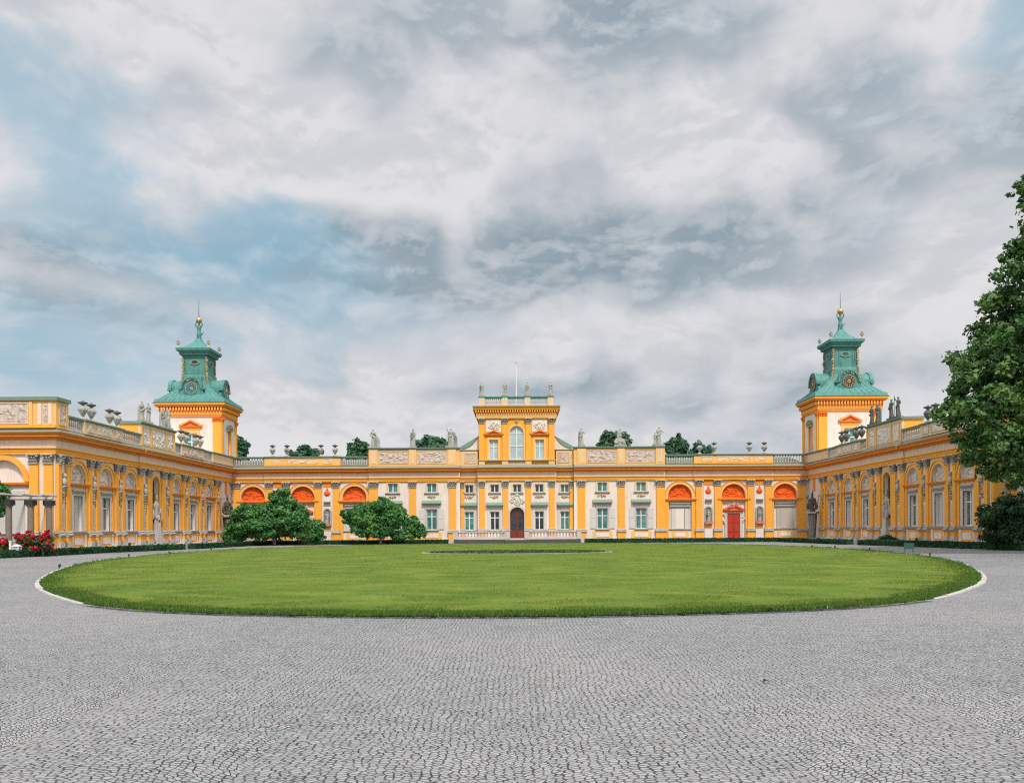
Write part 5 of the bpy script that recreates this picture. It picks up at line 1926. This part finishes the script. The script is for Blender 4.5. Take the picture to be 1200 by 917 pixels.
names = ('first', 'second', 'third', 'fourth')
for q, u in enumerate((20.75, 22.4, 26.4, 28.1)):
    urn('stone urn on the right gallery parapet, %s from the pavilion side' % names[q], FM(u, .05, 9.93), .93)
    urn('stone urn on the left gallery parapet, %s from the pavilion side' % names[q], FM(-(16.75 + (u - 16.75) * lk), .05, 9.93), .93)
for q, y in enumerate((61.0, 62.2, 65.0, 66.2)):
    urn('stone urn on the left wing near its end block, %s from the near end' % names[q], (XL + .05, y, 9.9), .98)
    if q:
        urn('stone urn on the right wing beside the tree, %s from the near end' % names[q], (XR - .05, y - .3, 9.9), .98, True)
for q, y in enumerate((78.9, 80.1, 82.5, 83.7)):
    urn('stone urn before the left tower on the wing parapet, %s from the near side' % names[q], (XL + .05, y, 9.9), .98)
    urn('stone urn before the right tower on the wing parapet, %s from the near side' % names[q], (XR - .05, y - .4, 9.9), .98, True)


# ------------------------------------------------------------------ trophies of arms: armour, helmets, shields, spears
def trophy_mesh(seed, mat):
    rnd = random.Random(seed)
    random.seed(seed)
    m = MB(mat)
    m.lathe((0, 0, 0), [(.30, 0), (.34, .25), (.27, .55), (.36, .95), (.40, 1.2), (.26, 1.4), (.12, 1.48)], 12, mat, False, 1, .75)
    m.blob((0, -.03, 1.66), (.17, .2, .22), mat, 2, .06)
    m.tube([(0, -.2, 1.75), (0, .02, 1.98), (0, .26, 1.8)], [.05, .09, .05], 6, mat)
    for sg in (-1, 1):
        m.blob((sg * .42, 0, 1.15), (.17, .18, .2), mat, 1, .1)
        m.tube([(sg * .42, 0, 1.1), (sg * .60, -.05, .75), (sg * .52, -.15, .45)], [.12, .1, .08], 7, mat)
        m.blob((sg * .62, -.05, .52), (.24, .10, .36), mat, 2, .08)
        for k in range(3):
            a = rnd.uniform(.25, .85)
            m.tube([(sg * .2, .1, .1), (sg * (.2 + a * 1.05), .12, 1.35 + rnd.uniform(-.2, .35))], [.035, .02], 5, mat)
            m.blob((sg * (.2 + a * 1.05), .12, 1.4 + rnd.uniform(-.2, .3)), (.07, .05, .13), mat, 1, .3)
    for k in range(16):
        m.blob((rnd.uniform(-.5, .5), rnd.uniform(-.3, .1), rnd.uniform(0, 1.1)), (rnd.uniform(.08, .2),) * 3, mat, 1, .35)
    return remeshed(m, 'trophy', .026, 1)


def monument(label, loc, rz, seed, dark, ped):
    t = thing('trophy_monument', label, 'monument', loc, None, rz)
    p = MB('stone_dark')
    p.box(F0, -.62, .62, -.55, .55, 0, .4, 'stone')
    p.taper(F0, -.24, .24, -.24, .24, .4, 3.05, .16, .12, ped)
    p.taper(F0, -.14, .14, -.30, -.23, .6, 2.8, .08, 0, 'stone_dark')
    p.box(F0, -.56, .56, -.5, .5, 3.05, 3.25, 'stone')
    inst('pedestal', p.mesh('pedestal'), t)
    inst('trophy', trophy_mesh(seed, dark), t, (0, 0, 3.24)).scale = (.74, .74, 1.1)


monument('tall pedestal with carved suit of armour at the left courtyard corner', (-31.35, 89.2, 0), R(40), 5, 'bronze_dark', 'bronze_dark')
monument('tall pedestal with carved suit of armour at the right courtyard corner', (32.35, 89.2, 0), R(-40), 6, 'bronze_dark', 'stone_dark')
for x, rz, lab in ((XL + .12, R(80), 'grey carved trophy of arms in the tall niche of the left wing'), (XR - .12, R(-80), 'grey carved trophy of arms in the tall niche of the right wing')):
    t = thing('niche_trophy', lab, 'sculpture', (x, 73.2, .44), None, rz)
    p = MB('stone_pale')
    p.box(F0, -.36, .36, -.36, .3, 0, 1.0)
    p.taper(F0, -.25, .25, -.28, .22, 1.0, 1.9, .04, .04)
    inst('pedestal', p.mesh('pedestal'), t)
    inst('trophy', trophy_mesh(9 if rz > 0 else 12, 'stone'), t, (0, 0, 1.9)).scale = (.74, .74, 1.3)

# flagpole
t = thing('flagpole', 'thin white flagpole rising behind the pavilion roof figures', 'flagpole', FM(0, -3.5, 15.4))
p = MB('white_paint')
p.tube([(0, 0, 0), (0, 0, 3), (0, 0, 5.7)], [.07, .055, .03], 8)
inst('pole', p.mesh('pole'), t)
p = MB('gold'); p.blob((0, 0, 5.75), (.09, .09, .09), 'gold', 2, 0)
inst('finial', p.mesh('finial'), t)


# ------------------------------------------------------------------ planting
def hedge(label, pts, w=.75, h=.42):
    """clipped box hedge following a line"""
    pts = [Vector((p[0], p[1], 0)) for p in pts]
    c = sum(pts, Vector()) / len(pts)
    t = thing('hedge', label, 'hedge', c)
    core = MB('leaf_hedge')
    C, N = [], []
    for a, b in zip(pts, pts[1:]):
        d = (b - a); L = d.length; d.normalize(); m = Vector((-d.y, d.x, 0))
        ww = w / 2 - .04
        q = [a - m * ww, b - m * ww, b + m * ww, a + m * ww]
        core.add([v - c for v in q] + [v - c + Vector((0, 0, h - .05)) for v in q], [(0, 1, 2, 3), (4, 7, 6, 5), (0, 4, 5, 1), (1, 5, 6, 2), (2, 6, 7, 3), (3, 7, 4, 0)])
        n = int(L * 330)
        s = rng.random(n) * L
        side = rng.integers(0, 3, n)
        r1 = rng.random(n)
        off = np.where(side == 0, -w / 2, np.where(side == 1, w / 2, (r1 - .5) * w)) + rng.normal(0, .025, n)
        z = np.where(side == 2, h, r1 * h) + rng.normal(0, .025, n)
        P = np.stack([a.x + d.x * s + m.x * off - c.x, a.y + d.y * s + m.y * off - c.y, np.maximum(z, .02)], 1)
        nn = np.where((side == 2)[:, None], np.array([[0, 0, 1.0]]), np.sign(off)[:, None] * np.array([[m.x, m.y, 0]]))
        C.append(P); N.append(nn + rng.normal(0, .55, (n, 3)))
    core.build('core', None, fix=False)
    o = bpy.data.objects['core'] if 'core' in bpy.data.objects else None
    o.name = 'twigs'; o.parent = t
    leaves('foliage', np.concatenate(C), np.concatenate(N), .075, 'leaf_hedge', t)


hedge('low clipped hedge in front of the left wing and pergola, nearest part', [(-38, 46.6), (-31.2, 49.2), (-30.4, 54), (-30.2, 60), (-28.2, 69.2)])
hedge('low clipped hedge before the far half of the left wing', [(-27.9, 70.6), (-27.2, 80), (-27.0, 88.0)])
hedge('low clipped hedge along the palace front, left of the terrace', [(-26.9, 88.6), (-17, 88.9), (-7.3, 88.9)])
hedge('low clipped hedge along the palace front, right of the terrace', [(7.5, 88.9), (18, 88.9), (28.3, 88.6)])
hedge('low clipped hedge before the far half of the right wing', [(28.5, 88.0), (29.0, 80), (29.6, 72.6)])
hedge('low clipped hedge before the near half of the right wing', [(29.9, 70.8), (31.0, 64), (31.9, 57), (32.4, 52)], h=.45)


def tree(name, label, cat, loc, clumps, n, size, leaf, trunk, group=None, bark='bark', shell=.62, droop=.25, sub=9, rough=.38):
    """tapered trunk, limbs reaching into every clump, and a crown of single leaves in ragged sub-clumps"""
    t = thing(name, label, cat, loc, group)
    P, N = [], []
    cl = []
    for (x, y, z, r) in clumps:
        r3 = np.array(r if isinstance(r, (tuple, list)) else (r, r, r), float)
        c = np.array((x, y, z), float)
        cl.append((c, r3 * .80, 1.0))
        for k in range(sub):
            d = rng.normal(size=3); d /= np.linalg.norm(d)
            if d[2] < -.6:
                d[2] *= -.5
            cl.append((c + d * r3 * rng.uniform(.6, 1.08), r3 * rng.uniform(.22, rough), .9))
    wts = np.array([w * float(np.prod(r)) ** (2 / 3) for c, r, w in cl]); wts /= wts.sum()
    for (c, r, w), k in zip(cl, wts):
        m = max(20, int(n * k))
        d = rng.normal(size=(m, 3)); d /= np.linalg.norm(d, axis=1, keepdims=True)
        rad = rng.uniform(shell, 1.0, m) ** .6 + np.abs(rng.normal(0, .07, m)) * (rng.random(m) < .35)
        # ragged: push the surface in and out with a few random lobes
        lob = np.zeros(m)
        for q in range(4):
            v = rng.normal(size=3) * 2.4
            lob += np.sin(d @ v + rng.uniform(0, 6))
        rad = rad * (1 + .12 * lob)
        P.append(c + d * r * rad[:, None]); N.append(d + rng.normal(0, .6, (m, 3)) + np.array([0, 0, droop]))
    P = np.concatenate(P); N = np.concatenate(N)
    k = P[:, 2] > .12
    leaves('crown', P[k], N[k], size, leaf, t)
    b = MB(bark)
    tr, th, top = trunk
    b.tube([(0, 0, -.05), (.02, 0, th * .3), (.05, .03, th)], [tr * 1.35, tr, tr * .75], 10)
    for (x, y, z, r) in clumps:
        s = random.uniform(.5, 1.0) * th
        mid = (x * .45 + random.uniform(-.2, .2), y * .45, s + (z - s) * .55)
        b.tube([(.03, .02, s), mid, (x * .9, y * .9, z), (x * 1.05, y * 1.05, z + (r if isinstance(r, (int, float)) else r[2]) * .4)], [tr * .5, tr * .34, tr * .18, tr * .06], 7)
    b.tube([(.05, .03, th), (.1, 0, top)], [tr * .7, tr * .12], 8)
    inst('trunk', b.mesh('trunk', smooth=True), t)
    return t


tree('broad_bush', 'broad dark green bushy tree before the left gallery, larger of the two', 'bush', (-25.1, 85.2, 0),
     [(0, 0, 2.5, (3.4, 2.6, 2.3)), (1.0, 0, 3.7, (2.3, 2.0, 1.85)), (-2.3, .2, 2.7, (2.2, 2.0, 1.9)), (3.5, 0, 1.6, (1.6, 1.5, 1.4)), (-3.6, 0, 1.5, (1.3, 1.4, 1.4)), (2.6, -.8, 2.5, (1.7, 1.4, 1.5)), (-.6, -1.6, 1.6, (2.2, 1.2, 1.4)), (4.4, .2, .9, (.9, .9, .8)), (-4.4, -.2, 1.0, (1.0, 1.0, .95)), (-3.0, 0, 3.6, (1.0, .9, .7)), (.2, 0, 5.0, (.9, .9, .7))],
     36000, .155, 'leaf_bush', (.16, 1.2, 3.5), bark='bark_pale', sub=14, rough=.30, shell=.35)
tree('broad_bush', 'rounded dark green bushy tree before the palace front, smaller of the two', 'bush', (-14.2, 86.2, 0),
     [(-.6, 0, 2.9, (2.7, 2.3, 1.8)), (-2.0, 0, 2.4, (1.8, 1.7, 1.6)), (.3, 0, 3.8, (1.5, 1.4, 1.3)), (1.5, -.2, 2.9, (1.6, 1.5, 1.35)), (-2.9, 0, 2.9, (1.2, 1.2, 1.0)), (3.2, -.3, 1.8, (1.4, 1.2, 1.1)), (4.1, -.2, 1.3, (.9, .9, .9)), (-.4, -1.3, 1.5, (1.9, 1.0, 1.0)), (2.3, -.8, .9, (1.2, .8, .7))],
     27000, .155, 'leaf_bush', (.16, 1.3, 3.2), bark='bark_pale', sub=14, rough=.30, shell=.35)

tree('maple_tree', 'tall leafy green tree reaching into the picture beside the right wing', 'tree', (33.2, 45.0, -.4),
     [(-3.7, 0, 19.0, (1.8, 1.9, 1.7)), (-5.4, 0, 17.1, (.9, 1, .6)), (-6.5, 0, 14.3, (1.0, 1, .7)), (-8.3, 0, 10.3, (1.0, 1, .7)), (-9.3, 0, 8.2, (.9, 1, .6)), (-8.2, 0, 6.6, (.9, 1, .6)), (-4.8, 0, 20.5, (.9, .9, .8)), (-4.6, -.5, 15.6, (2.3, 2.3, 1.9)), (-5.2, 0, 13.0, (2.7, 2.6, 2.0)), (-6.6, .2, 10.9, (2.5, 2.6, 2.0)), (-7.6, 0, 8.6, (2.2, 2.4, 1.9)), (-6.7, -.3, 6.5, (2.1, 2.2, 1.5)),
      (-4.8, .2, 6.4, (2.4, 2.4, 1.9)), (-4.2, 0, 9.5, (3.2, 3, 2.8)), (-3.1, .8, 20.6, (1.4, 1.5, 1.2)), (-1.0, 0, 20.5, (3.2, 3.2, 2.8)), (-1.0, -1, 15.5, (4.2, 4, 3.6)), (-1.0, 0, 10, (4.4, 4.2, 3.4)), (3.2, 0, 17, (4.2, 4.2, 3.8)), (4.2, 0, 11.5, (4.8, 4.4, 3.8)), (1.2, -4.2, 12.5, (3.8, 3, 3.6)), (1.2, 4.2, 13, (3.8, 3, 3.6)), (.6, 0, 23.5, (2.6, 2.6, 2.0)), (-5.9, -.2, 5.0, (1.5, 1.6, .95)), (-4.0, 0, 4.6, (1.8, 1.8, 1.1)), (-2, 0, 5.6, (2.2, 2.2, 1.6))],
     140000, .135, 'leaf_maple', (.42, 5.5, 21), sub=22, rough=.28, shell=.3)
tree('yew_shrub', 'dark spreading shrub at the foot of the right wing end', 'shrub', (34.6, 54.0, 0),
     [(0, 0, 1.9, (3.2, 2.4, 1.9)), (-2.0, -.2, 2.0, (1.9, 1.7, 1.3)), (-3.1, 0, 2.1, (1.1, 1.1, .75)), (-2.3, -.4, .9, (1.4, 1.4, .9)), (1.5, -.3, 2.8, (2.4, 2, 1.5)), (-.6, -.8, 2.9, (1.6, 1.4, 1.0)), (3, 0, 2, (2.4, 2, 2))],
     40000, .12, 'leaf_dark', (.18, .8, 2.6), droop=.1, sub=20, rough=.26, shell=.3)
tree('low_shrub', 'low rounded shrub at the foot of the right wing niche', 'shrub', (31.3, 69.5, 0),
     [(0, 0, .38, (.9, .8, .45)), (.7, .3, .3, (.6, .6, .35))], 3000, .07, 'leaf_hedge', (.04, .2, .4))
tree('climbing_plant', 'leafy climbing plant over the left end of the pergola', 'plant', (-34.4, 53.0, 0),
     [(.6, 0, 4.0, (1.15, .9, .9)), (-.6, 0, 4.3, (1.4, 1, 1.0)), (1.25, -.2, 3.0, (.4, .4, .55)), (-.8, 0, 2.8, (.9, .8, .9))], 7000, .11, 'leaf_bush', (.06, 2.6, 4.0))
GT = 'tree tops behind the palace roof'
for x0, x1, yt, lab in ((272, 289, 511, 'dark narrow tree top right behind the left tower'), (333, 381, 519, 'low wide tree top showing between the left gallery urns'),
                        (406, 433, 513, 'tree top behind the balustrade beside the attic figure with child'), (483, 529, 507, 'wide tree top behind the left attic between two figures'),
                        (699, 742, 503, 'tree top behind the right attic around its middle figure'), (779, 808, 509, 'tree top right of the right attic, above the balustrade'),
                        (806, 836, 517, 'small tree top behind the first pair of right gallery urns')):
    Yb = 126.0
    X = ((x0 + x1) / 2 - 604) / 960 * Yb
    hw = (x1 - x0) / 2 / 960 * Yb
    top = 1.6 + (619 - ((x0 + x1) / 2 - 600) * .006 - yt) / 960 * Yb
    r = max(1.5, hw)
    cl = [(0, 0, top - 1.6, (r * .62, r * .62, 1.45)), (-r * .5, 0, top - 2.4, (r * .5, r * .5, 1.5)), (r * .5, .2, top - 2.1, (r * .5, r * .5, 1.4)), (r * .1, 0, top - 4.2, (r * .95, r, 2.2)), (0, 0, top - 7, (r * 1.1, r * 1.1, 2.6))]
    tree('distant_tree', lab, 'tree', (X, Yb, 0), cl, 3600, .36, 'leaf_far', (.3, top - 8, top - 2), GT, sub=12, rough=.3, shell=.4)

# ------------------------------------------------------------------ pergola corner on the left
T = thing('pergola', 'stone pergola with weathered timber beams at the left edge', 'pergola', (-32.5, 53, 0))
for x, y in ((-36.2, 52.2), (-34.2, 52.6), (-32.65, 52.8), (-31.35, 53.0), (-30.5, 53.6)):
    c = MB('brick_pier')
    c.lathe((x, y, 0), [(.24, 0), (.24, .25), (.20, .3), (.185, 3.2)], 12, 'brick_pier')
    co = c.build('column', T)
    k = MB('stone_dark')
    k.lathe((x, y, 0), [(.2, 3.18), (.26, 3.26), (.26, 3.32)], 12)
    k.box(F0, x - .27, x + .27, y - .27, y + .27, 3.3, 3.62, 'iron')
    k.build('capital', co)
for (a, b, r) in (((-37, 52.2, 3.78), (-30.35, 53.7, 3.74), .10), ((-37, 53.0, 3.80), (-30.6, 54.2, 3.76), .10), ((-34.5, 51.8, 4.02), (-34.2, 56.8, 4.05), .08), ((-32.8, 51.9, 4.0), (-32.6, 56.8, 4.02), .08), ((-31.5, 52.3, 3.98), (-31.6, 55.8, 4.0), .08), ((-30.6, 52.9, 3.96), (-30.75, 54.9, 3.97), .08), ((-36, 51.9, 4.1), (-33.2, 52.6, 4.16), .06)):
    m = MB('wood_grey')
    a, b = Vector(a), Vector(b)
    m.tube([a, (a + b) / 2 + Vector((0, 0, random.uniform(-.05, .03))), b], r, 6)
    m.build('beam', T)
for x, y, w, lab in ((-32.35, 51.4, .42, 'red rose bush at the pergola, beside the white lantern on its left'), (-31.0, 52.0, .5, 'tall red rose bush between the pergola columns'), (-30.1, 52.2, .55, 'bright red rose bush before the rightmost pergola column')):
    t = thing('rose_bush', lab, 'rose bush', (x, y, 0), 'red roses by the pergola')
    FP, FN, BP, BN = [], [], [], []
    for q in range(9):
        c = np.array([random.uniform(-.9, .9) * w, random.uniform(-.7, .7) * w, random.uniform(.55, 1.45)])
        m = 160; d = rng.normal(size=(m, 3)); d /= np.linalg.norm(d, axis=1, keepdims=True)
        FP.append(c * np.array([1, 1, .8]) + d * .3 * rng.uniform(.4, 1.1, (m, 1))); FN.append(d + rng.normal(0, .5, (m, 3)))
        for j in range(7):
            e = rng.normal(size=3); e /= np.linalg.norm(e); e[1] = -abs(e[1])
            m = 34; d = rng.normal(size=(m, 3)); d /= np.linalg.norm(d, axis=1, keepdims=True)
            BP.append(c + e * .28 + d * rng.uniform(.03, .12, (m, 1))); BN.append(d + rng.normal(0, .2, (m, 3)))
    leaves('foliage', np.concatenate(FP), np.concatenate(FN), .07, 'leaf_dark', t)
    leaves('blossoms', np.concatenate(BP), np.concatenate(BN), .055, 'rose', t)
    st = MB('bark')
    for q in range(6):
        a = random.uniform(0, 6)
        st.tube([(0, 0, 0), (.2 * math.cos(a), .2 * math.sin(a), .7), (w * .6 * math.cos(a), w * .6 * math.sin(a), 1.3)], [.02, .015, .008], 5)
    inst('stems', st.mesh('stems'), t)
t = thing('lantern', 'white boxy garden lantern with pointed lid behind the left hedge', 'lantern', (-31.05, 51.0, 0), None, 0, .68)
m = MB('white_paint')
m.box(F0, -.30, .30, -.26, .26, .3, .42)
for sx in (-1, 1):
    for sy in (-1, 1):
        m.box(F0, sx * .27 - .035, sx * .27 + .035, sy * .23 - .035, sy * .23 + .035, .42, .98)
m.box(F0, -.12, .12, -.12, .12, 0, .3)
inst('case', m.mesh('case'), t)
m = MB('glass_sky'); m.box(F0, -.25, .25, -.21, .21, .42, .98); inst('pane', m.mesh('pane'), t)
m = MB('white_paint'); m.box(F0, -.33, .33, -.29, .29, .98, 1.03); m.taper(F0, -.3, .3, -.26, .26, 1.03, 1.2, -.25, -.22); inst('lid', m.mesh('lid'), t)
t = thing('post', 'thin white post standing close beside the white lantern', 'post', (-31.45, 51.0, 0))
m = MB('white_paint'); m.box(F0, -.05, .05, -.05, .05, 0, 1.0); m.box(F0, -.07, .07, -.07, .07, 1.0, 1.05); inst('shaft', m.mesh('shaft'), t)
t = thing('planter', 'dark slatted planter behind the red roses', 'planter', (-31.9, 54.4, 0))
m = MB('iron')
for i in range(6):
    m.box(F0, -.62 + i * .25, -.62 + i * .25 + .2, -.3, .3, .08, 1.25)
m.box(F0, -.66, .86, -.34, .34, 1.25, 1.33); m.box(F0, -.64, .84, -.28, .28, .05, 1.2)
inst('box', m.mesh('box'), t)

# ------------------------------------------------------------------ small things in the courtyard
for x, y in ((-23.4, 63.0), (-22.9, 54.2), (-22.8, 48.3), (-19.1, 34.3), (22.3, 61.6), (22.8, 58.5), (22.9, 53.0), (21.2, 41.9)):
    t = thing('ground_spotlight', 'small dark ground spotlight at the edge of the lawn', 'spotlight', (x, y, .06), 'spotlights round the lawn edge', math.atan2(-x, 90 - y), .62)
    m = MB('iron'); m.lathe((0, 0, 0), [(.09, 0), (.09, .03), (.03, .05), (.03, .12)], 8); inst('base', m.mesh('base'), t)
    m = MB('iron'); m.tube([(0, -.09, .14), (0, .10, .20)], [.075, .10], 10); h = inst('head', m.mesh('head'), t)
    m = MB('glass_dark'); m.tube([(0, .101, .2003), (0, .106, .202)], .085, 10); inst('lens', m.mesh('lens'), h)
t = thing('notice_board', 'small dark green notice board on two legs at the right lawn edge', 'notice board', (21.9, 45.6, .05), None, R(-25))
m = MB('bin_green'); m.box(F0, -.26, .26, -.03, .03, .28, .62); inst('board', m.mesh('board'), t)
for sx in (-1, 1):
    m = MB('bin_green'); m.box(F0, sx * .2 - .025, sx * .2 + .025, -.025, .025, 0, .28); inst('leg', m.mesh('leg'), t)
t = thing('stake', 'thin pale leaning stake by the hedge of the right wing', 'stake', (32.0, 56.1, 0))
m = MB('white_paint'); m.tube([(0, 0, 0), (.35, .1, 1.35)], .025, 6); inst('rod', m.mesh('rod'), t)
t = thing('guard_stone', 'round topped pale stone beside the left corner monument', 'stone', (-29.0, 88.0 + 1.6, 0))
m = MB('stone_pale'); m.lathe((0, 0, 0), [(.42, 0), (.40, .5), (.30, .85), (.12, 1.0), (.02, 1.02)], 14); inst('body', m.mesh('body', smooth=True), t)
for x, y, rz, lab in ((-29.9, 63.2, R(90), 'grey floodlight box behind the hedge under the left wing windows'), (31.7, 64.5, R(-90), 'grey floodlight box behind the hedge under the right wing windows')):
    t = thing('floodlight', lab, 'floodlight', (x, y, 0), None, rz)
    m = MB('stone'); m.box(F0, -.06, .06, -.06, .06, 0, .3); inst('stand', m.mesh('stand'), t)
    m = MB('stone'); m.box(F0, -.22, .22, -.12, .12, .3, .72); h = inst('housing', m.mesh('housing'), t)
    m = MB('glass_dark'); m.box(F0, -.18, .18, -.135, -.12, .34, .68); inst('lens', m.mesh('lens'), h)
m = MB('dry_leaf')
m.add([Vector((0, 0, .005)), Vector((.05, -.02, .03)), Vector((.09, 0, .012)), Vector((.045, .035, .02)), Vector((.02, .01, .045))], [(0, 1, 4), (1, 2, 4), (2, 3, 4), (3, 0, 4)])
o = m.build('fallen_leaf', None, (2.52, 8.4, .004), fix=False)
for v in o.data.vertices:
    v.co = v.co + Vector((2.52, 8.4, .004))
tag(o, 'single dark fallen leaf lying on the cobbles in the foreground', 'leaf')
